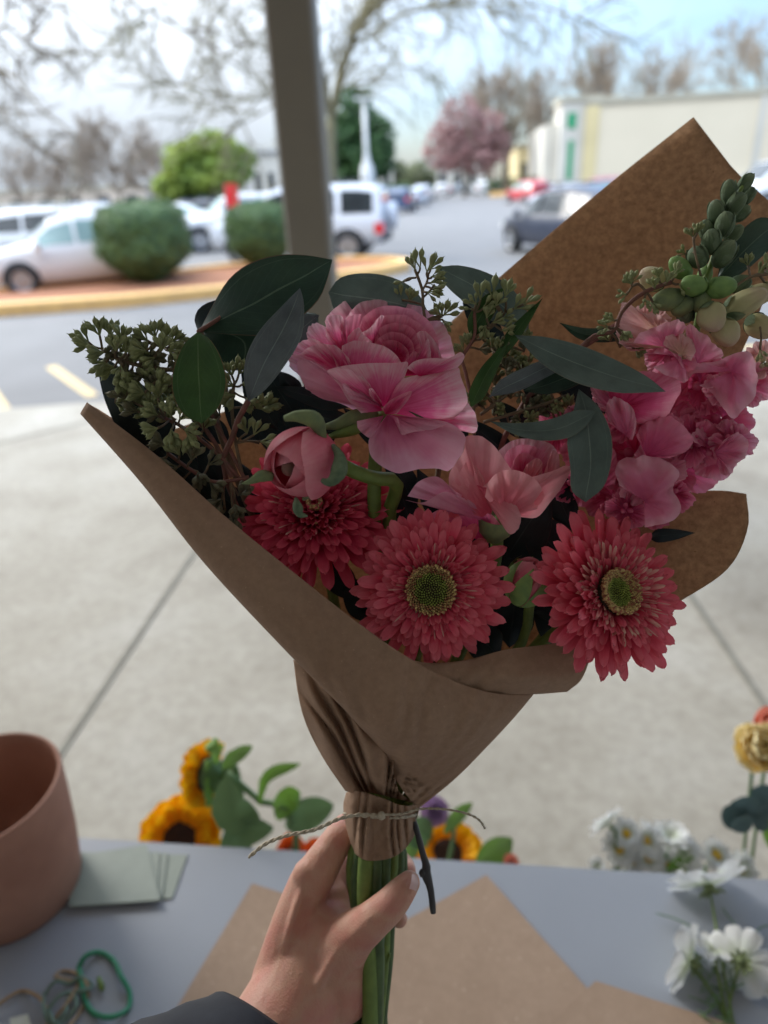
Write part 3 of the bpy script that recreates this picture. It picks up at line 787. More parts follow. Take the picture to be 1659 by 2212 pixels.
# ------------------------------------------------------------------ cars
def car_mesh(kind):
    S = {   # x, z bottom, z belt, z top, half width, half width roof
     'hatch': [(-2.1, .42, .90, .98, .80, .66), (-2.02, .30, .98, 1.30, .86, .66), (-1.7, .26, .98, 1.50, .89, .64), (-.8, .24, .96, 1.60, .90, .64), (.0, .24, .95, 1.60, .90, .63), (.55, .24, .95, 1.48, .90, .62), (1.15, .24, .94, 1.04, .89, .70), (1.75, .26, .86, .92, .86, .72), (2.05, .34, .68, .76, .78, .66), (2.12, .42, .55, .60, .66, .6)],
     'sedan': [(-2.3, .42, .82, .88, .74, .66), (-2.22, .30, .92, .98, .84, .74), (-1.65, .26, .93, 1.02, .88, .70), (-1.1, .24, .92, 1.33, .89, .60), (-.4, .24, .92, 1.43, .90, .60), (.3, .24, .91, 1.40, .90, .60), (1.0, .24, .90, .98, .89, .70), (1.8, .26, .80, .87, .86, .72), (2.2, .34, .62, .70, .78, .66), (2.28, .42, .52, .56, .66, .6)],
     'boxy': [(-2.2, .50, 1.10, 1.20, .86, .78), (-2.16, .42, 1.12, 1.80, .90, .76), (-1.6, .40, 1.12, 1.90, .92, .76), (-.6, .40, 1.12, 1.92, .92, .76), (.3, .40, 1.12, 1.90, .92, .76), (.62, .40, 1.10, 1.80, .92, .76), (.95, .40, 1.10, 1.16, .91, .80), (1.8, .42, 1.06, 1.12, .90, .80), (2.1, .46, 1.0, 1.06, .88, .78), (2.15, .55, .8, .86, .8, .7)],
     'pickup': [(-2.7, .55, 1.0, 1.05, .90, .84), (-2.65, .48, 1.05, 1.10, .94, .86), (-1.6, .44, 1.06, 1.10, .95, .86), (-.85, .44, 1.06, 1.14, .95, .84), (-.7, .44, 1.06, 1.76, .95, .72), (.4, .44, 1.06, 1.80, .95, .72), (.75, .44, 1.06, 1.66, .95, .72), (1.3, .44, 1.06, 1.15, .94, .82), (2.4, .46, 1.0, 1.08, .92, .82), (2.6, .55, .8, .9, .84, .76)],
     'van': [(-2.5, .45, 1.05, 1.3, .92, .84), (-2.46, .38, 1.12, 1.92, .97, .82), (-1.6, .36, 1.12, 2.02, .98, .82), (0, .36, 1.12, 2.04, .98, .82), (1.0, .36, 1.12, 1.98, .98, .80), (1.5, .36, 1.08, 1.55, .97, .80), (1.95, .36, 1.0, 1.15, .95, .82), (2.4, .4, .85, .95, .88, .8), (2.5, .5, .7, .75, .8, .7)],
    }[kind]
    return S
def sec(s, grow_=0.0):
    x, zb, zm, zt, w, wr = s
    r = min(.06, (zt - zm) * .3)
    pts = [(w * .86, zb), (w * .97, zb + .10), (w, (zb + zm) * .52), (w * .985, zm - .08), (w * .95, zm), (wr + (w * .95 - wr) * .12, zt - r * 1.6), (wr * .9, zt - r * .35), (wr * .6, zt), (0, zt + .012)]
    full = pts + [(-a, c) for a, c in pts[-2::-1]]
    return [Vector((x, a, c)) for a, c in full]
def dense(S, n=34):
    return [tuple(v) for v in lin(S, n)]
def lin(S, n):
    xs = np.linspace(S[0][0], S[-1][0], n); A_ = np.array(S)
    xs = np.unique(np.concatenate([xs, A_[:, 0]]))
    return [np.array([x] + [np.interp(x, A_[:, 0], A_[:, k]) for k in range(1, 6)]) for x in xs]
def win_band(S, x0, x1, side, off=.012):
    """side glass between the belt and the roof, from x0 to x1."""
    A_ = np.array(S); b = MB(); rows = []
    for x in np.linspace(x0, x1, 9):
        s = [x] + [np.interp(x, A_[:, 0], A_[:, k]) for k in range(1, 6)]
        q = sec(s); lo, hi = q[4], q[5]
        if hi.z - lo.z < .08: continue
        a_ = lo.lerp(hi, .10); c_ = lo.lerp(hi, .90)
        a_.y += off; c_.y += off
        if side < 0: a_.y *= -1; c_.y *= -1
        rows.append([a_, c_])
    b.grid(rows); return b
def cross_glass(S, x0, x1):
    A_ = np.array(S); b = MB(); rows = []
    for x in np.linspace(x0, x1, 5):
        s = [x] + [np.interp(x, A_[:, 0], A_[:, k]) for k in range(1, 6)]
        z = s[3] + .022; w = s[5] * .92
        rows.append([Vector((x, w * t, z - .03 * t * t)) for t in (-1, -.5, 0, .5, 1)])
    b.grid(rows); return b
PARAM = {'hatch': dict(wx=(-1.32, 1.32), r=.33, side=[(-1.75, -.95), (-.88, .02), (.09, .88)], ws=(.60, 1.10), rw=(-2.02, -1.75)),
         'sedan': dict(wx=(-1.38, 1.40), r=.32, side=[(-1.15, -.42), (-.35, .78)], ws=(.36, .94), rw=(-1.6, -1.12)),
         'boxy': dict(wx=(-1.35, 1.35), r=.38, side=[(-2.0, -1.22), (-1.08, -.28), (-.20, .62)], ws=(.64, .92), rw=(-2.185, -2.165)),
         'pickup': dict(wx=(-1.7, 1.75), r=.39, side=[(-.68, -.05), (.02, .95)], ws=(.78, 1.25), rw=(-.84, -.72)),
         'van': dict(wx=(-1.55, 1.6), r=.36, side=[(-2.2, -1.1), (-1.0, .1), (.2, 1.5)], ws=(1.05, 1.85), rw=(-2.49, -2.465))}
def make_car(kind, label, cat, paintm, glass='glass', group='cars in the car park', detail=True, name='parked_car'):
    S = car_mesh(kind); pr_ = PARAM[kind]
    t = thing(name, label, cat, (0, 0, 0), group)
    b = MB(); b.grid([sec(s) for s in lin(S, 30)])
    for s, rev in ((S[0], 0), (S[-1], 1)):
        base = len(b.v); q = sec(s)
        for p in q: b.v.append(tuple(p)); b.uv.append((0, 0))
        b.f.append(tuple(range(base, base + len(q))) if rev else tuple(range(base, base + len(q)))[::-1])
    A_ = np.array(S)
    b.box((0, 0, .32 if kind in ('hatch', 'sedan') else .46), (A_[-1, 0] - A_[0, 0] - .6, 1.5, .10))
    b.build('body', M[paintm], t)
    for (x0, x1) in pr_['side']:
        for sd in (1, -1):
            o = win_band(S, x0, x1, sd).build('side_window', M[glass], t)
    cross_glass(S, *pr_['ws']).build('windscreen', M[glass], t)
    if kind in ('boxy', 'van', 'hatch'):
        xr, wb = A_[1, 0], A_[1]
        b = MB(); b.box((A_[0, 0] + .045, 0, (wb[2] + wb[3]) / 2 - .02), (.06, wb[5] * 1.8, (wb[3] - wb[2]) * .72)); b.build('rear_window', M['glass'], t, smooth=False)
    else: cross_glass(S, *pr_['rw']).build('rear_window', M[glass], t)
    r = pr_['r']; w = A_[:, 4].max()
    for x in pr_['wx']:
        for sd in (1, -1):
            y = sd * (w - .09)
            wh = MB(); wh.lathe((x, y, r), (0, sd, 0), [(.02, -.11), (r * .92, -.11), (r, -.07), (r, .09), (r * .9, .12), (r * .62, .115)], 22)
            wo = wh.build('wheel', M['tyre'], t)
            rm = MB(); rm.lathe((x, y, r), (0, sd, 0), [(r * .64, .10), (r * .64, .118), (r * .56, .105), (r * .50, .07), (.001, .07)], 22)
            for k in range(5):
                a = 2 * pi * k / 5 + .3; dv = Vector((cos(a), 0, sin(a)))
                rm.box(Vector((x, y + sd * .105, r)) + dv * r * .3, (r * .60, .03, r * .17), rot=Matrix.Rotation(-a, 3, 'Y'))
            rm.lathe((x, y, r), (0, sd, 0), [(r * .2, .09), (r * .18, .13), (.001, .135)], 12)
            rm.build('rim', M['rim'], wo, smooth=False)
            ar = MB(); n_ = 18; rows = []
            for k in range(n_ + 1):
                a = -.12 + (pi + .24) * k / n_
                rows.append([Vector((x + cos(a) * r * q_, sd * (w + (.006 if q_ > 1.2 else .004)), r + sin(a) * r * q_)) for q_ in (.9, 1.18)])
            ar.grid(rows); ar.build('wheel_arch', M['plastic'], t)
    fz, rz_ = A_[-2, 2], A_[0, 2]
    for sd in (1, -1):
        b = MB(); b.box((A_[-1, 0] - .06, sd * A_[-2, 4] * .80, fz - .02), (.20, .30, .14)); b.build('headlight', M['lamp_clear'], t, smooth=False)
        b = MB(); b.box((A_[0, 0] + .07, sd * A_[1, 4] * .90, rz_ - .02 if kind != 'boxy' else .8), (.22, .20, .26)); b.build('tail_light', M['tail_red'], t, smooth=False)
        b = MB(); b.ell((pr_['side'][-1][1] - .02, sd * (w + .10), A_[4, 2] + .05), .1, 8, 6); b.build('mirror', M[paintm], t)
    b = MB(); b.box((A_[0, 0] + .03, 0, A_[0, 1] + .04), (.14, A_[0, 4] * 1.9, .20)); b.box((A_[-1, 0] - .03, 0, A_[-1, 1] + .02), (.14, A_[-1, 4] * 1.9, .18)); b.build('bumper', M['plastic' if kind == 'boxy' or paintm == 'car_navy' else paintm], t, smooth=False)
    if kind == 'boxy':
        b = MB(); b.lathe((-2.24, -.25, 1.05), (-1, 0, 0), [(.001, 0), (.33, 0), (.36, .05), (.36, .17), (.30, .2), (.001, .2)], 20); b.build('spare_wheel_cover', M[paintm], t)
    if kind in ('boxy', 'hatch'):
        b = MB()
        for sd in (1, -1): b.tube([(-1.7, sd * .58, A_[3, 3] + .07), (.3, sd * .58, A_[3, 3] + .07)], .025, 6)
        b.build('roof_rail', M['plastic' if kind == 'boxy' else paintm], t)
    return t
def put(t, x, y, yaw, sc=1.0):
    t.location = (x, y, -.03); t.rotation_euler = (0, 0, radians(yaw)); t.scale = (sc * .95, sc * .93, sc * .86); return t
G1 = 'cars parked in rows beyond the planting island'
put(make_car('hatch', 'white hatchback parked nearest with its front wheel beside the yellow kerb', 'car', 'car_white', 'glass_light', G1), -5.72, 14.50, 180 + 22).scale.x = .84
put(make_car('hatch', 'white estate car with red tail light behind the nearest white hatchback', 'car', 'car_white', 'glass', G1), -7.9, 19.6, 8, 1.05)
put(make_car('pickup', 'white pickup seen between the two clipped shrubs', 'pickup', 'car_white', 'glass_light', G1), -3.8, 23.2, 180 + 22)
put(make_car('boxy', 'boxy silver off roader with a spare wheel right of the square post', 'off-roader', 'car_silver', 'glass', G1), -1.66, 17.95, 180 - 9, 1.0)
put(make_car('hatch', 'dark blue crossover standing in the driving lane beside the kraft paper', 'car', 'car_navy', 'glass', 'cars standing in the driving lane'), 4.45, 16.2, 106, 1.0)
protos = {}
far = [  # px, distance, yaw, kind, paint, glass, label
 (355, 31, 185, 'sedan', 'car_white', 'glass_light', 'white saloon behind the larger clipped shrub'),
 (590, 33, 175, 'sedan', 'car_pale', 'glass_light', 'pale greenish saloon just left of the square post'),
 (545, 27, 200, 'sedan', 'car_white', 'glass_light', 'white saloon partly behind the smaller clipped shrub'),
 (50, 27, 12, 'hatch', 'car_white', 'glass_light', 'white hatchback in the second row at the left edge'),
 (215, 32, 8, 'hatch', 'car_white', 'glass', 'white hatchback in the second row behind the estate car'),
 (20, 40, 80, 'sedan', 'car_blue', 'glass', 'blue saloon far back at the left edge'),
 (100, 42, 95, 'sedan', 'car_grey', 'glass', 'grey saloon far back below the small bare tree'),
 (170, 44, 85, 'hatch', 'car_navy', 'glass', 'dark hatchback far back left of the broad bare tree'),
 (240, 44, 92, 'sedan', 'car_white', 'glass', 'white saloon nose on below the broad bare tree'),
 (300, 46, 88, 'sedan', 'car_grey', 'glass', 'grey saloon nose on left of the green tree'),
 (410, 44, 92, 'hatch', 'car_navy', 'glass', 'dark hatchback nose on under the green tree'),
 (452, 43, 86, 'hatch', 'car_navy', 'glass', 'dark hatchback under the middle of the green tree'),
 (540, 46, 90, 'sedan', 'car_grey', 'glass', 'grey saloon right of the red banner'),
 (862, 41, 80, 'hatch', 'car_blue', 'glass', 'dark blue hatchback behind the silver off roader'),
 (893, 50, 72, 'sedan', 'car_silver', 'glass', 'silver saloon behind the dark blue hatchback'),
 (915, 64, 75, 'hatch', 'car_silver', 'glass_light', 'silver hatchback further along the left side of the lane'),
 (952, 78, 90, 'hatch', 'car_white', 'glass_light', 'white hatchback at the far end of the driving lane'),
 (1040, 82, 90, 'hatch', 'car_white', 'glass', 'white hatchback below the pink blossom tree'),
 (1000, 90, 20, 'sedan', 'car_grey', 'glass', 'grey saloon crossing at the far end of the lane'),
 (1140, 46, 105, 'hatch', 'car_red', 'glass_light', 'red hatchback beside the far yellow kerb end'),
 (1165, 58, 100, 'sedan', 'car_silver', 'glass', 'silver saloon behind the red hatchback'),
 (1235, 36, 160, 'sedan', 'car_silver', 'glass_light', 'silver saloon beyond the dark blue crossover'),
 (1290, 34, 170, 'hatch', 'car_maroon', 'glass_light', 'dusty red hatchback beside the left edge of the kraft paper'),
 (1700, 27, 190, 'van', 'car_white', 'glass', 'white van at the right edge behind the kraft paper corner'),
]
for (px, d, yaw, kind, pm, gl, lb) in far:
    key = (kind, pm, gl)
    if key not in protos:
        t = make_car(kind, lb, 'van' if kind == 'van' else 'car', pm, gl, 'cars in the far part of the car park'); protos[key] = t
    else:
        t = copy_tree(protos[key]); t['label'] = lb
    x, y, _ = X(px, d); put(t, x, y, yaw)
    if kind == 'van':
        vt = t
b = MB(); b.box((2.40, .86, 1.0), (.16, .16, .22)); b.box((2.40, -.86, 1.0), (.16, .16, .22)); b.build('indicator_light', M['amber'], vt, smooth=False)

# ================================================================== TABLE
TZ = .78
def T(x, y, dz=0.0): return G(x, y, TZ + dz)
e0, e1 = T(170, 1810), T(1659, 1900)
ex = (e1 - e0).normalized(); ey = Vector((-ex.y, ex.x, 0))
mid = (e0 + e1) / 2
def TP(x, y, z): q = mid + ex * x + ey * y; return Vector((q.x, q.y, z))
RT = Matrix(((ex.x, ey.x, 0), (ex.y, ey.y, 0), (0, 0, 1)))
tb = thing('work_table', 'blue grey topped table the kraft sheets and the pot stand on', 'table', (mid.x, mid.y, 0))
b = MB(); b.box(TP(0, -.38, TZ - .014), (1.9, .76, .028), rot=RT); b.build('tabletop', M['table'], tb, smooth=False)
for sx in (-1, 1):
    for sy in (-.70, -.06):
        b = MB(); b.tube([TP(sx * .88, sy, 0), TP(sx * .88, sy, TZ - .028)], .018, 10); b.build('leg', M['plastic'], tb)
b = MB(); b.box(TP(0, -.38, TZ - .05), (1.7, .56, .04), rot=RT); b.build('frame', M['plastic'], tb, smooth=False)

def sheet(label, pts, z, seed):
    pts = [T(*p) for p in pts]
    b = MB(); n = 16
    # four corner sheet, gently rippled
    g = []
    for i in range(n + 1):
        row = []
        for j in range(n + 1):
            u, v = i / n, j / n
            p = pts[0].lerp(pts[1], v).lerp(pts[3].lerp(pts[2], v), u)
            p.z = TZ + z + .0012 + .0012 * nz(u * 3 + seed, v * 3, seed)
            row.append(p)
        g.append(row)
    b.grid(g); o = b.build('kraft_sheet', M['kraft_table'], org=pts[0]); tag(o, label, 'paper sheet', 'loose kraft paper sheets on the table'); return o
sheet('kraft sheet lying with its corner left of the hand', [(545, 1910), (1120, 2090), (900, 2900), (150, 2560)], .0006, 1)
sheet('kraft sheet lying with its corner right of the hanging stems', [(1050, 1895), (1330, 2210), (800, 2900), (420, 2250)], .0036, 2)
sheet('kraft sheet lowest in view reaching to the bottom right', [(1285, 2128), (2100, 2390), (1500, 2900), (900, 2500)], .0066, 3)

# pot
def disc_at(p, z): return Vector((p.x, p.y, z))
PH = .172; pc = G(-52, 1704, TZ + PH); pc = Vector((pc.x, pc.y, TZ))
PR = .090
pot = thing('plant_pot', 'plain terracotta pot standing at the left end of the table', 'pot', pc)
b = MB(); b.lathe(pc, (0, 0, 1), [(.001, 0.001), (PR * .80, .001), (PR * .84, .004), (PR * .93, PH * .4), (PR * .98, PH * .75), (PR, PH * .97), (PR * 1.0, PH * .99), (PR * .985, PH), (PR * .95, PH * .99), (PR * .94, PH * .9), (PR * .88, PH * .4), (PR * .80, .012), (.001, .012)], 64)
b.build('wall', M['terracotta'], pot)
pb = MB(); rnd = random.Random(5)
for k in range(9):
    a = rnd.random() * 6.28; p = pc + Vector((cos(a) * .03, sin(a) * .03, .03)); q = pc + Vector((cos(a) * .05, sin(a) * .05, rnd.uniform(.09, .135)))
    pb.tube([p, (p + q) / 2 + Vector((.002, 0, 0)), q], .0022, 6)
o = pb.build('cut_stem_ends', M['white_petal'], org=pc); tag(o, 'pale stem ends standing inside the terracotta pot', 'stems')

# stacked cards
def card(label, pts, z):
    b = MB(); b.poly([T(*p, z) for p in pts], .0016)
    o = b.build('card', M['card'], smooth=False, org=T(*pts[0])); tag(o, label, 'card', 'grey green cards stacked beside the pot')
card('lowest grey green card sticking out furthest right', [(405, 1846), (372, 1940), (180, 1950), (170, 1840)], .0018)
card('second grey green card of the stack with a corner showing at right', [(362, 1842), (350, 1938), (170, 1948), (175, 1850)], .0036)
card('third grey green card of the stack nearly covered', [(345, 1840), (338, 1944), (160, 1952), (170, 1845)], .0054)
card('top grey green card of the stack beside the pot', [(318, 1824), (346, 1944), (150, 1958), (150, 1850)], .0072)

def band(label, pts, mat, r, zf=lambda k: .003, closed=True):
    n = 40; base = [tuple(p) + (zf(i),) for i, p in enumerate(pts)]
    if closed: base = base + [base[0]]
    q = cr(base, n)
    b = MB(); b.tube([T(a[0], a[1], a[2]) for a in q], r, 8, cap=not closed)
    o = b.build('rubber_band', M[mat], org=T(*pts[0])); tag(o, label, 'rubber band', 'rubber bands heaped at the lower left of the table')
band('big green rubber band forming an open loop', [(170, 2090), (185, 2065), (215, 2057), (245, 2075), (262, 2110), (280, 2145), (275, 2180), (240, 2197), (205, 2190), (185, 2165), (178, 2130)], 'band_green', .0028, lambda k: .003 + .006 * (k % 3 == 1))
band('long tan rubber band curling off the bottom left corner', [(-40, 2200), (10, 2160), (50, 2140), (90, 2160), (105, 2200), (80, 2250), (20, 2270)], 'band_tan', .0019, lambda k: .002 + .006 * (k % 2))
band('thin tan rubber band twisted behind the green one', [(118, 2110), (130, 2098), (160, 2100), (185, 2120), (190, 2150), (170, 2190), (150, 2215), (120, 2240), (110, 2215), (150, 2160), (170, 2120), (150, 2118)], 'band_tan', .0017, lambda k: .003 + .007 * (k % 3 == 0))
band('dull green rubber band tangled in the heap', [(95, 2150), (120, 2120), (150, 2125), (175, 2110), (200, 2130), (180, 2140), (150, 2150), (140, 2190), (110, 2210), (95, 2180)], 'band_grey', .0019, lambda k: .005 + .006 * (k % 2))
band('small dull green rubber band doubled inside the heap', [(105, 2180), (130, 2150), (155, 2145), (165, 2170), (140, 2205), (120, 2210)], 'band_grey', .0019, lambda k: .007 + .004 * (k % 2))
b = MB(); b.tube([T(213, 2112, .004), T(218, 2128, .006), T(222, 2140, .004)], [.002, .0034, .002], 8)
tag(b.build('plant_scrap', M['stem_green'], org=T(215, 2125)), 'small green stem scrap inside the green rubber band', 'plant scrap')
b = MB(); b.poly([T(20, 2200, .004), T(60, 2190, .008), T(72, 2230, .004), T(30, 2250, .003)], .0005)
tag(b.build('paper_scrap', M['white_petal'], smooth=False, org=T(40, 2220)), 'white paper scrap at the bottom left corner', 'paper scrap')

# ------------------------------------------------------------------ flowers beyond the table edge and on the table
def frame(nrm, up=Vector((0, 0, 1))):
    n = Vector(nrm).normalized(); a = n.cross(up)
    if a.length < 1e-4: a = n.orthogonal()
    a.normalize(); return a, n.cross(a).normalized() * -1, n
def petal3(b, c, d, nrm, length, width, r0=0.0, curve=0.0, cup=.15, tip=.5, n=7, m=5, ruf=0.0, rnd=None, notch=0.0, u0=0):
    """one petal: from c + d*r0 going out along d, bending towards nrm by curve."""
    side = d.cross(nrm).normalized(); rows = []; uvs = []
    ph = rnd.random() * 10 if rnd else 0
    for i in range(n):
        t = sin(pi / 2 * i / (n - 1))
        w = width * (.38 + .62 * min(t / .62, 1) ** .8) * max(1 - t ** (2.5 + 13 * (1 - tip)), .02) ** .5
        ang = curve * t
        base = c + d * (r0 + length * (sin(ang) / curve if abs(curve) > 1e-3 else t)) + nrm * (length * ((1 - cos(ang)) / curve) if abs(curve) > 1e-3 else 0)
        row = []; ur = []
        for j in range(m):
            s = j / (m - 1) * 2 - 1
            o = ruf * nz(ph + t * 2.2, s * 1.6, ph) * length * t
            ext = -notch * length * (1 - abs(s)) * (1 if t > .95 else 0)
            row.append(base + side * s * w * .5 + nrm * (cup * width * s * s + o) + d * (ext - (abs(s) ** 2) * length * .02 * t ** 4))
            ur.append((j / (m - 1), t))
        rows.append(row); uvs.append(ur)
    b.grid(rows, uvs=uvs)
def stemtube(t, pts, r, mat='stem_green', name='stem', n=8, res=12):
    q = cr([tuple(p) for p in pts], res); b = MB(); b.tube([Vector(a) for a in q], r, n)
    return b.build(name, M[mat], t)
def bloom(t, c, nrm, R, np_, width, pm, name, rings=((1, .15),), seed=0, r0=.15, ruf=.06, tip=.5, notch=0.0, cup=.12):
    rnd = random.Random(seed); a, bb, n_ = frame(nrm); b = MB()
    for q, (sc, el) in enumerate(rings):
        for k in range(np_):
            ph = 2 * pi * (k + .5 * q) / np_ + rnd.uniform(-.08, .08)
            d = (a * cos(ph) + bb * sin(ph)); e = el + rnd.uniform(-.12, .12)
            dd = (d * cos(e) + n_ * sin(e)).normalized(); nn_ = (n_ * cos(e) - d * sin(e)).normalized()
            petal3(b, c, dd, nn_, R * sc * rnd.uniform(.9, 1.06) * (1 - r0), width * rnd.uniform(.85, 1.1), R * r0, rnd.uniform(-.2, .35), cup, tip, ruf=ruf, rnd=rnd, notch=notch)
    return b.build(name, M[pm], t)
def bleaf(t, a, mid_, c, w, mat, name='leaf', fold=.15):
    pts = [Vector(q[:3]) for q in cr([tuple(a), tuple(mid_), tuple(c)], 9)]; b = MB(); rows = []
    for i, p in enumerate(pts):
        tt = i / 8; d = (pts[min(i + 1, 8)] - pts[max(i - 1, 0)]).normalized()
        side = d.cross((RM @ Vector((0, .3, 1)))).normalized(); up = side.cross(d)
        ww = w * max(sin(pi * min(tt * .93 + .04, 1)) ** .8, .03)
        rows.append([p + side * s * ww * .5 + up * abs(s) * ww * fold for s in (-1, -.5, 0, .5, 1)])
    b.grid(rows); return b.build(name, M[mat], t)

def bucket(c, r, h, label):
    b = MB(); b.lathe((c.x, c.y, 0), (0, 0, 1), [(.001, .004), (r * .8, .004), (r, h), (r * 1.04, h), (r * 1.02, h - .01), (r * .95, h - .01), (r * .78, .02), (.001, .02)], 28)
    o = b.build('flower_bucket', M['bucket'], org=(c.x, c.y, 0)); tag(o, label, 'bucket', 'black buckets behind the table')
D1 = .93
bk1 = P(480, 1800, D1); bk1.z = 0; bucket(bk1, .11, .34, 'black bucket of sunflowers hidden low behind the table')
def sunflower(label, px, py, d, nrm, Rp, foot, seed, back=False):
    c = P(px, py, d); R = Rp / F * d
    t = thing('sunflower', label, 'sunflower', c, 'sunflowers behind the table')
    nrm = (RM @ Vector(nrm)).normalized()
    bloom(t, c, nrm, R, 26, R * .30, 'sun_petal', 'petals', ((1, .05), (.95, .22), (.8, .45)), seed, .42, .10, .2)
    b = MB(); b.lathe(c - nrm * .002, nrm, [(R * .50, -.002), (R * .50, .004), (R * .42, .010), (R * .2, .007), (.0001, .004)], 24)
    b.build('disc', M['sun_disc'], t)
    b = MB(); b.lathe(c - nrm * .002, -nrm, [(R * .5, 0), (R * .44, .008), (R * .2, .016), (.004, .022)], 20); b.build('receptacle', M['leaf_bg2'], t)
    if back: bloom(t, c - nrm * .006, -nrm, R * .85, 11, R * .34, 'leaf_bg', 'bracts', ((1, .25),), seed + 1, .35, .12, .3)
    b = MB(); st = [c - nrm * .02, c - nrm * .05 + Vector((0, 0, -.02)), Vector(foot)]
    stemtube(t, st, .005, 'leaf_bg2', res=16); return t, c
f1 = (bk1.x, bk1.y, .05)
sunflower('sunflower facing the table with its dark centre cut by the table edge', 390, 1812, 1.0, (.1, .35, .95), 92, f1, 1)
t2, c2 = sunflower('sunflower seen from behind above the other one with its green bracts showing', 452, 1672, .98, (-.86, -.05, -.40), 76, f1, 2, True)
for (a, m_, c_, w, mt) in [((490, 1680), (500, 1750), (560, 1770), 80, 'leaf_bg2'), ((470, 1650), (462, 1620), (455, 1600), 34, 'leaf_bg'), ((480, 1660), (515, 1630), (545, 1612), 30, 'leaf_bg'), ((560, 1740), (575, 1680), (648, 1650), 26, 'leaf_bg'), ((600, 1770), (620, 1730), (648, 1712), 52, 'leaf_bg'), ((620, 1790), (660, 1760), (720, 1740), 66, 'leaf_bg2'), ((480, 1840), (520, 1800), (590, 1790), 60, 'leaf_bg2')]:
    bleaf(t2, P(*a, .93), P(*m_, .92), P(*c_, .93), w / F * .93, mt)
stemtube(t2, [P(490, 1670, .94), P(560, 1730, .94), P(640, 1810, .94), Vector(f1)], .0045, 'leaf_bg2', name='side_stem')
bk2 = P(800, 1850, D1 + .02); bk2.z = 0; bucket(bk2, .10, .34, 'black bucket behind the middle of the table')
f2 = (bk2.x, bk2.y, .05)
sunflower('sunflower just right of the tied stems low behind the table edge', 965, 1850, .99, (.05, .75, .65), 84, f2, 5)
def simple_flower(name, label, cat, px, py, d, nrm, Rp, pm, foot, seed, npet=14, rings=((1, .1), (.75, .5), (.5, .9)), grp=None, cen=None, w=.5, ruf=.12, cm='yellow_c'):
    c = P(px, py, d); R = Rp / F * d; nrm = (RM @ Vector(nrm)).normalized()
    t = thing(name, label, cat, c, grp)
    bloom(t, c, nrm, R, npet, R * w, pm, 'petals', rings, seed, .1, ruf, .3)
    if cen:
        b = MB(); b.ell(c + nrm * R * .05, (R * cen, R * cen * .5), 12, 6, nrm); b.build('centre', M[cm], t)
    if foot is not None: stemtube(t, [c - nrm * .004, c - nrm * .02 + Vector((0, 0, -.02)), Vector(foot)], .0025, 'leaf_bg2')
    return t
simple_flower('carnation', 'orange red flower at the table edge left of the hand', 'flower', 628, 1836, .97, (0, .6, .8), 34, 'orange_petal', f2, 7, grp='orange flowers behind the table')
simple_flower('carnation', 'orange red flower hard against the index finger', 'flower', 680, 1840, .97, (0, .6, .8), 30, 'orange_petal', f2, 8, grp='orange flowers behind the table')
simple_flower('aster', 'small purple flower behind the twine right of the neck', 'flower', 938, 1752, .95, (0, .3, .95), 34, 'purple_petal', f2, 9, 16)
simple_flower('carnation', 'coral flower at the table edge right of the sunflower', 'flower', 1104, 1862, .92, (0, .6, .8), 18, 'coral_bg', f2, 10)
gr = thing('greenery', 'green leafy stem behind the table right of the twine', 'foliage', P(1000, 1900, .94))
for (a, m_, c_, w, mt) in [((960, 1800), (990, 1760), (1020, 1735), 30, 'leaf_bg'), ((920, 1830), (900, 1800), (930, 1770), 60, 'leaf_bg2'), ((1030, 1880), (1070, 1840), (1106, 1812), 60, 'leaf_bg'), ((880, 1860), (890, 1830), (900, 1790), 34, 'leaf_bg')]:
    bleaf(gr, P(*a, .94), P(*m_, .94), P(*c_, .94), w / F * .94, mt)
stemtube(gr, [P(980, 1790, .94), P(970, 1860, .94), Vector(f2)], .003, 'leaf_bg2')

bk3 = P(1430, 1850, .95); bk3.z = 0; bucket(bk3, .12, .36, 'black bucket of white daisies behind the table')
f3 = (bk3.x, bk3.y, .06)
for k, (px, py, Rp, nr, cen, lb) in enumerate([
    (1312, 1782, 48, (-.5, .5, -.5), None, 'white daisy highest and leftmost of the bunch seen from behind'),
    (1352, 1802, 38, (.1, .6, .7), .3, 'white daisy just under the highest one'),
    (1336, 1834, 42, (0, .5, .8), .3, 'white daisy with yellow eye at the left of the bunch'),
    (1395, 1816, 44, (.2, .5, .7), .25, 'white daisy in the upper middle of the bunch'),
    (1450, 1808, 46, (.0, .9, .3), None, 'rounded white bloom at the top of the bunch'),
    (1400, 1852, 42, (0, .4, .9), .3, 'white daisy in the lower middle of the bunch'),
    (1370, 1862, 34, (.2, .3, .9), .25, 'white daisy low beside the table edge'),
    (1478, 1846, 44, (-.3, .5, .8), None, 'white bloom with green calyx right of the rounded one'),
    (1545, 1848, 40, (.2, .6, .6), .35, 'cream daisy with peach eye further right'),
    (1600, 1878, 42, (.3, .4, .8), .2, 'white daisy lowest on the right with a green eye'),
    (1290, 1872, 22, (0, .6, .7), None, 'half hidden white bloom at the far left of the table edge'),
    (1440, 1868, 34, (0, .6, .7), .25, 'white daisy at the table edge in the middle')]):
    simple_flower('daisy', lb, 'daisy', px, py, .95, nr, Rp, 'white_petal', f3, 20 + k, 13, ((1, .1), (.8, .4)), 'white daisies in the bucket behind the table', cen, .34)
for k, (a, m_, c_) in enumerate([((1440, 1900), (1460, 1870), (1470, 1850)), ((1500, 1900), (1490, 1870), (1500, 1850))]):
    bleaf(bpy.data.objects['daisy.004'], P(*a, .94), P(*m_, .94), P(*c_, .94), .02, 'leaf_bg')
bk4 = P(1720, 1850, .95); bk4.z = 0; bucket(bk4, .11, .36, 'black bucket at the right behind the table')
f4 = (bk4.x, bk4.y, .06)
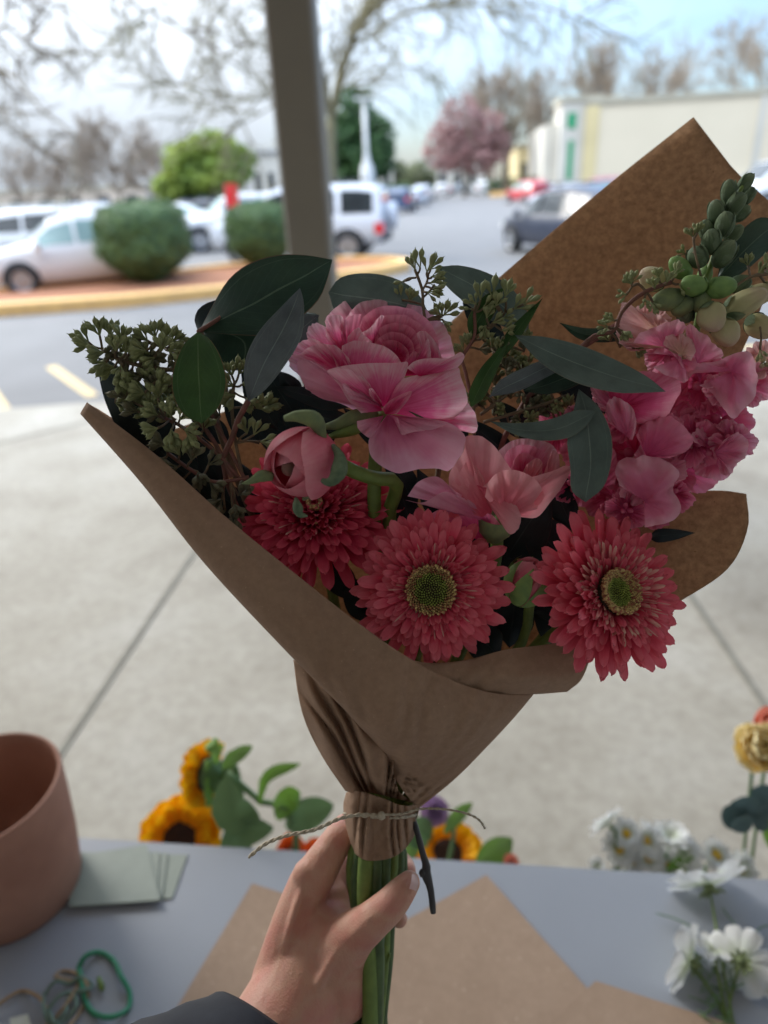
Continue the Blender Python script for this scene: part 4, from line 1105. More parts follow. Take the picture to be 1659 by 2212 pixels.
simple_flower('rose', 'yellow rose at the right edge', 'rose', 1640, 1622, .90, (-.2, .5, .8), 62, 'yellow_petal', f4, 40, 9, ((1, .45), (.95, .75), (.85, 1.0), (.6, 1.25)), 'roses at the right edge', None, 1.0)
simple_flower('rose', 'orange rose touching the top of the yellow one', 'rose', 1672, 1580, .93, (-.2, .5, .8), 56, 'coral_bg', f4, 41, 9, ((1, .45), (.95, .75), (.85, 1.0), (.6, 1.25)), 'roses at the right edge', None, 1.0)
eu = thing('silver_eucalyptus', 'blue grey round leaved eucalyptus sprig at the right edge', 'foliage', P(1650, 1800, .92))
stemtube(eu, [P(1585, 1780, .92), P(1640, 1735, .92), P(1700, 1760, .93), Vector(f4)], .002, 'leaf_blue')
for (px, py, r) in [(1578, 1765, 26), (1600, 1778, 22), (1612, 1735, 27), (1628, 1752, 30), (1650, 1712, 28), (1655, 1745, 30), (1590, 1750, 20), (1640, 1775, 20)]:
    c = P(px, py, .91 + .01 * sin(px)); b = MB(); a_, b_, n_ = frame(RM @ Vector((.3 * sin(px * 3), .5 * cos(px), 1)))
    rr = r / F * .92
    b.grid([[c + (a_ * cos(2 * pi * k / 14) + b_ * sin(2 * pi * k / 14)) * rr * q + n_ * rr * .25 * q * q for k in range(14)] for q in (.01, .5, 1)], closed=True); b.build('leaf', M['leaf_blue'], eu)
rl = thing('greenery', 'bright green leaf under the blue grey sprig at the right edge', 'foliage', P(1660, 1790, .93))
bleaf(rl, P(1700, 1850, .93), P(1665, 1800, .93), P(1650, 1760, .93), .03, 'leaf_bg')
bleaf(rl, P(1690, 1590, .96), P(1668, 1556, .96), P(1650, 1528, .96), .018, 'leaf_bg')
stemtube(rl, [P(1700, 1600, .96), P(1705, 1750, .95), P(1700, 1850, .93), Vector(f4)], .002, 'leaf_bg2')

# cosmos lying on the table
def cosmos(label, px, py, z, nrm, Rp, npet, pts, seed, extra=None):
    c = T(px, py, z); d = (RM.transposed() @ (c - Vector((0, 0, EYE)))).z * -1; R = Rp / F * d; nrm = (RM @ Vector(nrm)).normalized()
    t = thing('cosmos_flower', label, 'flower', c, 'white cosmos lying on the table')
    bloom(t, c, nrm, R, npet, R * .62, 'white_petal', 'petals', ((1, .12),), seed, .1, .10, .15, notch=.05)
    bloom(t, c - nrm * .002, -nrm, R * .36, 8, R * .13, 'sepal', 'calyx', ((1, .3),), seed + 1, .1, .1, .6)
    b = MB(); b.ell(c - nrm * .003, (R * .13, R * .12), 10, 6); b.build('receptacle', M['sepal'], t)
    if pts: stemtube(t, [c - nrm * .004] + [T(*p) for p in pts], .0014, 'stem_green')
    return t
ct = cosmos('white cosmos seen from behind, topmost of those lying on the table', 1530, 1912, .030, (-.05, .62, -.55), 96, 8, [(1545, 1990, .02), (1560, 2080, .012), (1590, 2240, .004)], 1)
cosmos('white cosmos lying lower left on the table', 1492, 2078, .022, (-.5, .1, -.6), 78, 8, [(1520, 2120, .01), (1560, 2180, .004), (1570, 2260, .003)], 2)
cosmos('white cosmos lying lower right on the table', 1602, 2076, .022, (.4, -.3, -.5), 72, 8, [(1590, 2110, .01), (1575, 2180, .004), (1580, 2260, .003)], 3)
cosmos('small white cosmos cut by the right edge at the bottom', 1672, 2142, .010, (0, .5, .8), 26, 8, None, 4)
cosmos('small crumpled white cosmos between the two lower ones', 1545, 2050, .016, (0, .8, .2), 40, 6, [(1550, 2100, .01), (1570, 2200, .004)], 6)
rnd = random.Random(9); fr = thing('feathery_foliage', 'thin feathery green leaves lying at the bottom right of the table', 'foliage', T(1560, 2150))
b = MB()
for k in range(34):
    x0, y0 = rnd.uniform(1510, 1600), rnd.uniform(2080, 2230); a = rnd.uniform(-2.9, -.2); ln = rnd.uniform(30, 85)
    q = cr([(x0, y0, .003), (x0 + cos(a) * ln * .5 + rnd.uniform(-8, 8), y0 + sin(a) * ln * .5, .012), (x0 + cos(a) * ln, y0 + sin(a) * ln, .004)], 7)
    b.tube([T(p[0], p[1], p[2]) for p in q], [.0007] * 6 + [.0002], 5)
for (p0, p1, p2) in [((1500, 2005), (1460, 1985), (1415, 1972)), ((1590, 2000), (1570, 1975), (1560, 1960)), ((1700, 2010), (1650, 2000), (1620, 2030))]:
    b.tube([T(q[0], q[1], .008) for q in cr([p0, p1, p2], 7)], [.0008] * 6 + [.0003], 5)
b.build('leaves', M['leaf_bg2'], fr)

# ================================================================== THE BOUQUET
def fan(base, rim, db, dr, bulge=0.0, n=8, m=17, ruf=0.0, seed=0, conv=c4, jag=0.0, tipb=0.0, b=None, sm=None):
    """a petal from a base point (or base curve) to a rim polyline; depths in metres."""
    b = b or MB(); m = max(m, 45); n = max(n, 12)
    base = base if isinstance(base, list) else [base]
    if conv is not None:
        base = [conv(*p[:2]) for p in base]; rim = [conv(*p[:2]) for p in rim]
    if not isinstance(dr, (list, tuple)): dr = [dr] * 2
    rimp = cr(rim, m); drp = cr([(0, q) for q in dr], m) if len(dr) > 2 else [(0, dr[0] + (dr[1] - dr[0]) * j / (m - 1)) for j in range(m)]
    bp = cr(base, m) if len(base) > 1 else [np.array(base[0])] * m
    cen = sum(rimp) / m
    rows = []; uvs = []
    for i in range(n):
        t = i / (n - 1); row = []; ur = []
        for j in range(m):
            s = j / (m - 1)
            r_ = np.array(rimp[j][:2], dtype=float)
            if jag: r_ = r_ + (r_ - bp[j][:2]) * jag * (nz(s * 9 + seed, seed * 1.7) + .6 * nz(s * 23 + seed, 5.1))
            q = bp[j][:2] + (r_ - bp[j][:2]) * t
            d = db + (drp[j][1] - db) * t - bulge * sin(pi * t) * (.35 + .65 * sin(pi * s)) - tipb * t ** 6
            if ruf: d += ruf * (t ** 1.5) * (nz(s * 5 + seed, t * 1.2, seed) + .6 * nz(s * 13 + seed, t * 2, seed))
            d += .0016 * t * (1.2 - .5 * t) * nz(s * 19 + seed * 3.3, t * 1.1, 7.7) + .0016 * sin(pi * t) * nz(s * 4 + seed, t * 3, seed * 2.1)
            row.append(P(q[0], q[1], d)); ur.append((s, t))
        rows.append(row); uvs.append(ur)
    b.grid(rows, uvs=uvs)
    return b
def petal(t, mat, *a, name='petal', **k): return fan(*a, **k).build(name, M[mat], t)

def leafp(own, base, tip, left, right, d0, d1, mat, bulge=.004, fold=-.004, conv=None, name='leaf', label=None, wav=.0015):
    """leaf given by its two outlines."""
    if conv: base, tip = conv(*base), conv(*tip); left = [conv(*p) for p in left]; right = [conv(*p) for p in right]
    n = 19; m = 11
    Lp = cr([base] + left + [tip], n); Rp = cr([base] + right + [tip], n); b = MB(); rows = []
    sd = base[0] * .01
    for i in range(n):
        t = i / (n - 1); row = []
        for j in range(m):
            s = j / (m - 1); q = Lp[i] + (Rp[i] - Lp[i]) * s
            d = d0 + (d1 - d0) * t - bulge * sin(pi * t) - fold * (1 - abs(2 * s - 1)) * sin(pi * min(t + .05, 1)) + wav * nz(t * 4 + sd, s * 2, sd) * abs(2 * s - 1)
            row.append(P(q[0], q[1], d))
        rows.append(row)
    b.grid(rows); o = b.build(name, M[mat], own)
    if label: o['label'] = label
    return o

def px(p, d=.34): return P(p[0], p[1], p[2] if len(p) > 2 else d)
def ptube(t, pts, r, mat='stem_green', name='stem', res=14, n=8, rough=0.0, seed=0):
    q = cr([tuple(p) for p in pts], res); b = MB()
    rr = [r * (1 + rough * nz(i * .9 + seed, seed)) for i in range(res)] if not hasattr(r, '__len__') else [x[0] for x in cr([(v, 0) for v in r], res)]
    b.tube([P(a[0], a[1], a[2]) for a in q], rr, n)
    return b.build(name, M[mat], t)
NECK = (818, 1800, .405)

# ------------------------------------------------------------------ gerberas
def gerbera(label, cx, cy, R_px, d, nrm, seed, disc=.30, mats=('coral', 'coral', 'coral_in'), dome=1.0, bent=None, inner_pale=1):
    rnd = random.Random(seed); c = P(cx, cy, d); R = R_px / F * d
    nrm = (RM @ Vector(nrm)).normalized(); a, bb, n_ = frame(nrm)
    t = thing('gerbera', label, 'gerbera', c, 'coral gerberas in the bouquet')
    def ring(b, np_, r0, r1, w, el, z, cup=.16, curve=.25, tip=.02, jl=.10, ph0=0, je=.15, m=5, n=9):
        for k in range(np_):
            ph = 2 * pi * (k + ph0) / np_ + rnd.uniform(-.05, .05); d_ = a * cos(ph) + bb * sin(ph)
            e = el + rnd.uniform(-je, je); dd = (d_ * cos(e) + n_ * sin(e)).normalized(); nn_ = (n_ * cos(e) - d_ * sin(e)).normalized()
            ln = R * (r1 - r0) * (1 + rnd.uniform(-jl, jl))
            roll = rnd.uniform(-.25, .25); sd = dd.cross(nn_); nn_ = (nn_ * cos(roll) + sd * sin(roll)).normalized()
            petal3(b, c + n_ * R * z + d_ * R * r0 * .9, dd, nn_, ln, R * w * rnd.uniform(.85, 1.1), 0, curve + rnd.uniform(-.25, .25), cup, tip, n, m, .05, rnd)
    b = MB(); ring(b, 26, .22, 1.0, .155, -.10, -.13, curve=.12); ring(b, 27, .22, .95, .15, .02, -.09, ph0=.5, curve=.1)
    b.build('outer_petals', M[mats[0]], t)
    b = MB()
    ring(b, 34, .22, .86, .120, .10 * dome, -.06, curve=.05); ring(b, 36, .22, .77, .108, .19 * dome, -.04, ph0=.4, curve=.0)
    ring(b, 38, .22, .68, .097, .30 * dome, -.03, ph0=.2, curve=.0)
    b.build('middle_petals', M[mats[1]], t)
    b = MB()
    ring(b, 40, .24, .58, .082, .44 * dome, -.02, curve=-.15, cup=.3); ring(b, 42, .25, .50, .075, .62 * dome, -.01, ph0=.3, curve=-.25, cup=.35); 
    b.build('inner_petals', M[mats[1]], t)
    if disc < .12:
        b = MB()
        for (q_, r0_, r1_, e_) in ((34, .14, .40, .8), (26, .09, .31, 1.0), (18, .05, .24, 1.2), (10, .01, .18, 1.35)): ring(b, q_, r0_, r1_, .075, e_, .0, cup=.35, curve=-.2)
        b.build('heart_petals', M[mats[1]], t)
    b = MB()
    ring(b, 40, .27, .42, .036, .85, -.01, curve=-.5, cup=.4, jl=.2, m=4, n=5); ring(b, 34, .25, .58, .018, .55, .0, curve=-.1, cup=.3, jl=.35, je=.3, m=3, n=5)
    b.build('filaments', M[mats[2]], t)
    b = MB(); b2 = MB()
    if inner_pale > 1:
        bp_ = MB(); ring(bp_, 52, .27, .60, .046, .62, .0, curve=-.25, cup=.4, jl=.22, je=.2, m=4, n=7); ring(bp_, 40, .26, .46, .042, .9, .0, curve=-.4, cup=.4, jl=.2, je=.15, m=4, n=7); bp_.build('pale_petals', M['coral_in'], t)
    N = 330
    for k in range(N):
        u = (k + .5) / N; r = disc * sqrt(u); th = k * 2.39996
        p = c + (a * cos(th) + bb * sin(th)) * R * r + n_ * R * (.02 + .13 * (r / disc) ** 2)
        sz = R * (.0085 + .0125 * (r / disc) ** 1.5) * (.8 + .4 * rnd.random()); tilt = (n_ + (a * cos(th) + bb * sin(th)) * (-.3 + .2 * rnd.random())).normalized()
        (b2 if r > disc * .66 else b).ell(p, (sz, sz * (1.5 if r < disc * .66 else 2.3)), 6, 4, tilt)
    b3 = MB(); b3.lathe(c, n_, [(R * disc * .98, -.02 * R), (R * disc * .95, R * .10), (R * disc * .6, R * .045), (R * disc * .3, R * .015), (.0001, .0)], 20)
    b3.build('disc_base', M['disc_base'], t); b.build('disc', M['disc_green'], t); b2.build('disc_rim', M['disc_brown'], t)
    b = MB(); b.lathe(c - n_ * R * .10, -n_, [(R * .5, -.03 * R), (R * .46, .10 * R), (R * .25, .26 * R), (R * .09, .34 * R)], 20); b.build('calyx', M['sepal'], t)
    k_ = c - n_ * R * .4; nk = P(*NECK)
    stemtube(t, [k_, k_.lerp(nk, .3) - n_ * R * .35, k_.lerp(nk, .7), nk], .0030)
    return t
gerbera('coral gerbera at the bottom centre facing straight out with a round green eye', 931, 1272, 178, .338, (-.09, .0, 1), 1, disc=.30)
gerbera('coral gerbera hanging over the right edge of the paper cone', 1326, 1282, 192, .338, (.36, .28, .95), 2, disc=.25, dome=1.25, mats=('coral', 'coral', 'coral_in'), inner_pale=2)
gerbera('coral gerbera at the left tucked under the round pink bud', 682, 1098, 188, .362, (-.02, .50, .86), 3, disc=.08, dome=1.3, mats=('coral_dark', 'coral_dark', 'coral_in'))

# ------------------------------------------------------------------ big pink ranunculus
rn = thing('ranunculus', 'large open pink ranunculus with ruffled drooping petals in the middle of the bouquet', 'ranunculus', P(830, 830, .34), 'ranunculus blooms in the bouquet')
D0 = .338
def rp(mat, base, rim, db, dr, bulge=.004, **k):
    k['ruf'] = k.get('ruf', .001) * 1.7; k['jag'] = k.get('jag', 0) + .016
    petal(rn, mat, base, rim, D0 + db, [D0 + q for q in (dr if isinstance(dr, tuple) else (dr, dr))], bulge, **k)
rp('petal_pink', (820, 640), [(480, 500), (463, 430), (505, 372), (580, 318), (650, 290), (720, 268), (800, 272), (860, 290), (930, 320), (960, 350)], .016, (.014, .026), -.003, ruf=.003, seed=1, jag=.01, m=27)
rp('petal_pink', (900, 700), [(850, 320), (930, 312), (1010, 325), (1100, 352), (1170, 395), (1225, 450), (1270, 520), (1298, 600), (1308, 690), (1280, 740)], .010, (.026, .008), -.003, ruf=.003, seed=2, jag=.01, m=27)
rp('petal_pink', (840, 660), [(560, 560), (600, 420), (680, 330), (760, 300), (840, 300), (900, 335)], .014, (.006, .020), -.002, ruf=.002, seed=31, m=23)
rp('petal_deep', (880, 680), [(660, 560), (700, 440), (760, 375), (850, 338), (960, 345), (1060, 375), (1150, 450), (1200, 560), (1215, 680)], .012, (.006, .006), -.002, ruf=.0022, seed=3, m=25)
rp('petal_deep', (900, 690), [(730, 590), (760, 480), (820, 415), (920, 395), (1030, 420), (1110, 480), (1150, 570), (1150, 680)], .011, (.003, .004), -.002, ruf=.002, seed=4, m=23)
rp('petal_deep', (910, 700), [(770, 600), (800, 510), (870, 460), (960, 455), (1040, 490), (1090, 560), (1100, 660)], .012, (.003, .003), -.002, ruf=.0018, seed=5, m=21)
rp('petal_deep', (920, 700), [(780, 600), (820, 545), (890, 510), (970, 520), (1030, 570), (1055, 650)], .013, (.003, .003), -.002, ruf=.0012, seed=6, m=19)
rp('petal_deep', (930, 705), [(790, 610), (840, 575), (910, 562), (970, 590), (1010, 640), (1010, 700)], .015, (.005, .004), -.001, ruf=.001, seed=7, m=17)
# folded petals on the left of the opening
rp('petal_deep', (610, 720), [(520, 590), (560, 470), (620, 410), (700, 395), (705, 450), (680, 540)], .004, (-.002, .0), .002, ruf=.002, seed=8)
rp('petal_pink', (620, 720), [(470, 540), (470, 450), (500, 405), (560, 400), (585, 430), (560, 560)], .002, (-.002, .0), .003, ruf=.003, seed=9)
rp('petal_pink', (780, 600), [(690, 520), (760, 480), (830, 400), (850, 410), (810, 490), (790, 580)], .003, (-.001, .001), .001, seed=10)
rp('petal_pink', (600, 730), [(610, 540), (680, 480), (720, 530), (770, 575), (700, 590)], .001, (-.003, -.001), .001, seed=32)
rp('petal_pink', (600, 760), [(350, 560), (343, 500), (375, 462), (440, 462), (490, 495), (520, 560), (560, 640)], .004, (.004, -.003), .003, ruf=.004, seed=11, jag=.03)
rp('petal_pink', (600, 790), [(260, 680), (235, 610), (290, 590), (340, 558), (400, 560), (470, 600), (520, 680), (540, 740)], .002, (.004, -.004), .003, ruf=.004, seed=12, jag=.03)
rp('petal_pink', (700, 900), [(300, 800), (240, 740), (232, 665), (300, 650), (400, 590), (530, 600), (620, 680)], .002, (.006, -.006), .003, ruf=.003, seed=13, jag=.02)
# inner front wall
rp('petal_pink', [(560, 780), (700, 800), (900, 790)], [(575, 600), (660, 565), (760, 578), (860, 608), (930, 660), (965, 720)], -.002, (-.004, -.002), .004, ruf=.0025, seed=14, m=23)
rp('petal_pink', [(960, 800), (1100, 790)], [(1065, 700), (1100, 620), (1135, 552), (1150, 600), (1160, 700)], -.001, (-.003, -.003), .002, seed=15, m=13)
rp('petal_deep', [(960, 790), (1080, 780)], [(975, 720), (1010, 670), (1050, 635), (1075, 660), (1090, 700)], -.001, (-.002, -.002), .002, seed=16, m=11)
rp('petal_pink', [(1150, 800), (1240, 780)], [(1060, 520), (1100, 500), (1150, 530), (1200, 600), (1230, 690)], .003, (.002, .004), .003, ruf=.003, seed=33, m=15)
# front outer petals
rp('petal_lilac', (840, 1010), [(690, 1040), (560, 975), (440, 945), (350, 880), (300, 800), (283, 700), (340, 690), (420, 720), (490, 780), (600, 830)], -.006, (.006, -.010), .007, ruf=.002, seed=17, m=25)
rp('petal_pink', (850, 1000), [(420, 930), (345, 885), (325, 830), (400, 850), (470, 900), (500, 935)], -.004, (.004, .002), .002, ruf=.004, seed=34, jag=.02)
rp('petal_pink', (850, 1000), [(640, 860), (520, 790), (475, 762), (560, 735), (700, 718), (850, 713), (950, 712), (1003, 710), (1000, 760), (960, 860)], -.008, (-.010, -.008), .006, ruf=.002, seed=18, m=25)
rp('petal_pink', (842, 1025), [(700, 1040), (620, 960), (550, 850), (478, 765), (560, 752), (640, 757), (700, 790), (755, 850), (800, 940)], -.010, (-.012, -.014), .006, ruf=.002, seed=19, m=23)
rp('petal_pink', (850, 1030), [(925, 900), (945, 830), (1020, 800), (1100, 785), (1210, 765), (1330, 740), (1350, 800), (1385, 900), (1390, 980), (1270, 1095), (1100, 1080)], -.010, (-.010, .0), .009, ruf=.002, seed=20, m=27)
rp('petal_pink', (1080, 800), [(998, 745), (1040, 705), (1110, 685), (1200, 680), (1300, 692), (1345, 640), (1374, 662), (1350, 722), (1300, 758), (1180, 780)], -.008, (-.010, -.008), .003, ruf=.002, seed=21, m=23)
rp('petal_pink', (1000, 1050), [(1330, 1000), (1385, 960), (1425, 1010), (1452, 1070), (1466, 1130), (1440, 1168), (1370, 1160), (1300, 1150), (1200, 1100)], -.006, (.004, .0), .004, ruf=.003, seed=22, jag=.015, m=23)
rp('petal_lilac', (870, 1050), [(835, 1100), (760, 1190), (748, 1250), (770, 1330), (850, 1392), (950, 1436), (1080, 1405), (1190, 1400), (1275, 1418), (1330, 1350), (1375, 1260), (1378, 1190), (1290, 1110), (1120, 1070)], -.008, (-.014, -.012), .006, ruf=.003, seed=23, m=31, jag=.01)
rp('petal_lilac', (850, 1055), [(672, 1092), (680, 1140), (720, 1180), (765, 1205), (795, 1160), (805, 1100)], -.012, (-.018, -.016), .003, ruf=.002, seed=24)
rp('petal_lilac', (900, 1050), [(940, 1070), (955, 1130), (965, 1180), (1050, 1160), (1150, 1150), (1255, 1112), (1150, 1080)], -.012, (-.020, -.014), .003, ruf=.002, seed=25)
rp('petal_deep', (860, 1048), [(835, 1010), (900, 950), (1028, 895), (1010, 950), (930, 1047)], -.014, (-.018, -.020), .002, seed=26)
rp('petal_lilac', (846, 1000), [(630, 945), (600, 900), (578, 850), (620, 850), (700, 900), (720, 925)], -.014, (-.019, -.018), .001, seed=27)
rp('petal_pink', (845, 1005), [(790, 960), (755, 920), (752, 880), (775, 880), (830, 960)], -.014, (-.022, -.020), .001, seed=28)
q4 = lambda x, y, d: (*c4(x, y), d)
ptube(rn, [q4(850, 1050, D0 - .002), q4(810, 1180, .350), q4(790, 1400, .352), q4(785, 1600, .356), q4(790, 1820, .365), (825, 1500, .385), NECK], .0036, 'stem_green', n=12, res=24)
petal(rn, 'sepal', (1000, 1020), [(985, 1015), (1050, 1040), (1110, 1070), (1060, 1062)], D0 - .012, D0 - .014, .001, name='sepal')
ptube(rn, [q4(820, 1045, .338), q4(700, 1050, .336), q4(560, 1110, .338), q4(450, 1130, .344)], [.0018, .0032, .0040, .0012], 'sepal', name='bract')
ptube(rn, [q4(810, 1080, .340), q4(700, 1120, .338), q4(600, 1160, .338), q4(470, 1200, .345)], [.0016, .0034, .0036, .0010], 'stem_green', name='bract')

# ------------------------------------------------------------------ closed ranunculus bud
def shell_bud(name, label, cat, grp, cx, cy, Rp, d, nrm, mat, n_pet=6, hole=.18, seed=0, stretch=1.05, sep='sepal', nsep=4, seplen=.75, stem=None):
    rnd = random.Random(seed); c = P(cx, cy, d); R = Rp / F * d
    n_ = (RM @ Vector(nrm)).normalized(); a, bb, n_ = frame(n_)
    t = thing(name, label, cat, c, grp)
    for k in range(n_pet):
        ph0 = 2 * pi * k * .382 + seed; wd = 1.75 if k < n_pet - 2 else 1.3
        rr = R * (1 - .055 * (n_pet - 1 - k)); b = MB(); rows = []; uvs = []
        tmax = pi * (.98 - hole * (.25 + .75 * k / (n_pet - 1)))
        for i in range(14):
            u = i / 13; row = []; ur = []
            for j in range(17):
                s = j / 16 * 2 - 1; th = u * tmax * (1 - .16 * s * s * s * s - .05 * s * s)
                ph = ph0 + s * wd * (1 - .15 * u)
                r_ = rr * (1 + .02 * nz(ph + seed, th * 2, k) + .035 * (abs(s) ** 6) * sin(th)) + (R * .03 if u > .95 else 0)
                q = c + (a * cos(ph) + bb * sin(ph)) * sin(th) * r_ - n_ * cos(th) * r_ * stretch
                row.append(q); ur.append((j / 16, u))
            rows.append(row); uvs.append(ur)
        b.grid(rows, uvs=uvs); b.build('petal', M[mat], t)
    b = MB(); b.ell(c + n_ * R * .55, (R * .22, R * .2), 10, 7, n_); b.build('heart', M['twig_red'], t)
    for k in range(nsep):
        ph = 2 * pi * (k + .3) / nsep + seed; b = MB(); rows = []
        for i in range(10):
            u = i / 9; th = .12 + u * seplen * 1.7; w = .42 * sin(pi * min(u * .85 + .15, 1)) + .02
            row = []
            for j in range(7):
                s = j / 6 * 2 - 1
                q = c + (a * cos(ph + s * w) + bb * sin(ph + s * w)) * sin(th) * R * (1.05 + .10 * u ** 3) - n_ * cos(th) * R * stretch * 1.05
                row.append(q)
            rows.append(row)
        b.grid(rows); b.build('sepal', M[sep], t)
    return t
bd = shell_bud('ranunculus_bud', 'round closed pink ranunculus bud on a bent stem in front of the left gerbera', 'ranunculus bud', None, 651, 1000, 82, .318, (-.45, -.30, .84), 'bud_pink', 7, .20, 1.2, 1.06)
ptube(bd, [q4(590, 1390, .330), q4(700, 1440, .334), q4(820, 1470, .338), q4(920, 1480, .344), q4(930, 1560, .352), q4(890, 1640, .36), (830, 1400, .385), NECK], .0036, 'stem_green', n=12, res=22)
q6 = lambda x, y, d: (*c6(x, y), d)
ptube(bd, [q6(262, 268, .314), q6(200, 262, .312), q6(140, 290, .311), q6(82, 308, .312)], [.0020, .0030, .0022, .0004], 'sepal', name='sepal_tip')
ptube(bd, [q6(400, 395, .306), q6(408, 440, .303), q6(425, 490, .302), q6(468, 500, .303)], [.0008, .0024, .0018, .0005], 'bud_green', name='sepal_tip')
ptube(bd, [q6(560, 290, .303), q6(600, 300, .300), q6(650, 250, .302), q6(660, 150, .306), q6(620, 80, .310)], [.0012, .0030, .0038, .0030, .0010], 'bud_green', name='sepal_tip')
ptube(bd, [q4(200, 1075, .305), q4(290, 1060, .304), q4(400, 1090, .306), q4(450, 1200, .312)], [.0014, .0034, .0040, .002], 'sepal', name='sepal_tip')
gb = shell_bud('ranunculus_bud', 'green bud showing a little pink between the two front gerberas', 'ranunculus bud', None, 1140, 1256, 48, .350, (.35, .85, .35), 'bud_pink', 5, .2, 2.1, 1.2, 'bud_fresh', 7, 1.35)
ptube(gb, [(1146, 1290, .36), (1120, 1400, .375), NECK], .0028)

# ------------------------------------------------------------------ second ranunculus, peach pink
r2 = thing('ranunculus', 'smaller peach pink ranunculus right below the large pink one', 'ranunculus', P(1095, 1050, .342), 'ranunculus blooms in the bouquet')
D2 = .342
def r2p(mat, base, rim, db, dr, bulge=.004, **k):
    k['ruf'] = k.get('ruf', .001) * 1.5; k['jag'] = k.get('jag', 0) + .012
    petal(r2, mat, base, rim, D2 + db, [D2 + q for q in (dr if isinstance(dr, tuple) else (dr, dr))], bulge, conv=c5, **k)
r2p('petal_pink', (400, 1700), [(330, 1470), (400, 1420), (480, 1412), (560, 1425), (610, 1460), (630, 1530), (620, 1620)], .010, (.010, .012), -.002, ruf=.003, seed=1)
r2p('petal_deep', (420, 1690), [(350, 1540), (370, 1480), (430, 1445), (500, 1450), (560, 1490), (590, 1560), (590, 1640)], .010, (.004, .006), -.002, ruf=.002, seed=2)
r2p('petal_deep', (430, 1680), [(390, 1560), (410, 1510), (450, 1480), (500, 1500), (540, 1550), (550, 1620)], .010, (.002, .003), -.002, ruf=.002, seed=3)
r2p('petal_peach', (470, 1680), [(440, 1600), (470, 1540), (520, 1510), (545, 1530), (540, 1600)], .006, (-.001, .001), .001, ruf=.002, seed=4)
r2p('petal_peach', (520, 1690), [(570, 1580), (580, 1500), (600, 1470), (628, 1500), (625, 1600), (600, 1670)], .004, (-.002, .004), .002, ruf=.002, seed=41)
r2p('petal_peach', (250, 1800), [(130, 1770), (90, 1680), (88, 1590), (120, 1530), (160, 1470), (165, 1405), (240, 1402), (310, 1450), (370, 1530), (405, 1600), (400, 1690)], -.002, (.006, -.004), .006, ruf=.0025, seed=5, m=27)
r2p('petal_peach', (290, 1790), [(95, 1640), (150, 1560), (190, 1500), (240, 1560), (290, 1620), (330, 1700)], -.006, (.0, -.006), .004, ruf=.002, seed=6, m=19)
r2p('petal_peach', (360, 1800), [(262, 1700), (285, 1620), (345, 1572), (420, 1570), (500, 1605), (545, 1670), (520, 1760)], -.008, (-.014, -.010), .007, ruf=.003, seed=42, m=31)
r2p('petal_peach', (370, 1780), [(250, 1650), (320, 1600), (400, 1622), (500, 1600), (600, 1570), (660, 1545), (688, 1555), (650, 1640), (590, 1720), (520, 1800), (440, 1800)], -.006, (-.010, -.002), .006, ruf=.0015, seed=7, m=27)
r2p('petal_peach', (220, 1640), [(330, 1790), (355, 1850), (388, 1885), (425, 1860), (440, 1800), (410, 1730), (340, 1670)], -.008, (-.016, -.014), .003, ruf=.0015, seed=8)
petal(r2, 'petal_lilac', (1010, 1100), [(880, 1072), (905, 1040), (945, 1030), (985, 1062), (1020, 1080)], .346, [.344, .34], .003, ruf=.003, seed=9, conv=None)
petal(r2, 'petal_lilac', (1060, 1130), [(875, 1080), (915, 1085), (960, 1062), (1000, 1075), (1060, 1090)], .344, [.340, .338], .003, ruf=.003, seed=10, conv=None)
petal(r2, 'petal_deep', (1050, 1170), [(905, 1130), (950, 1100), (1010, 1095), (1060, 1110), (1100, 1160)], .350, [.346, .346], .003, ruf=.003, seed=11, conv=None)
ptube(r2, [(1075, 1120, .35), (1060, 1250, .37), NECK], .0034, 'stem_green')
b = MB(); b.lathe(P(1068, 1145, .350), P(1060, 1170, .356) - P(1068, 1120, .350), [(.010, -.008), (.009, .0), (.004, .006)], 12); b.build('receptacle', M['sepal'], r2)

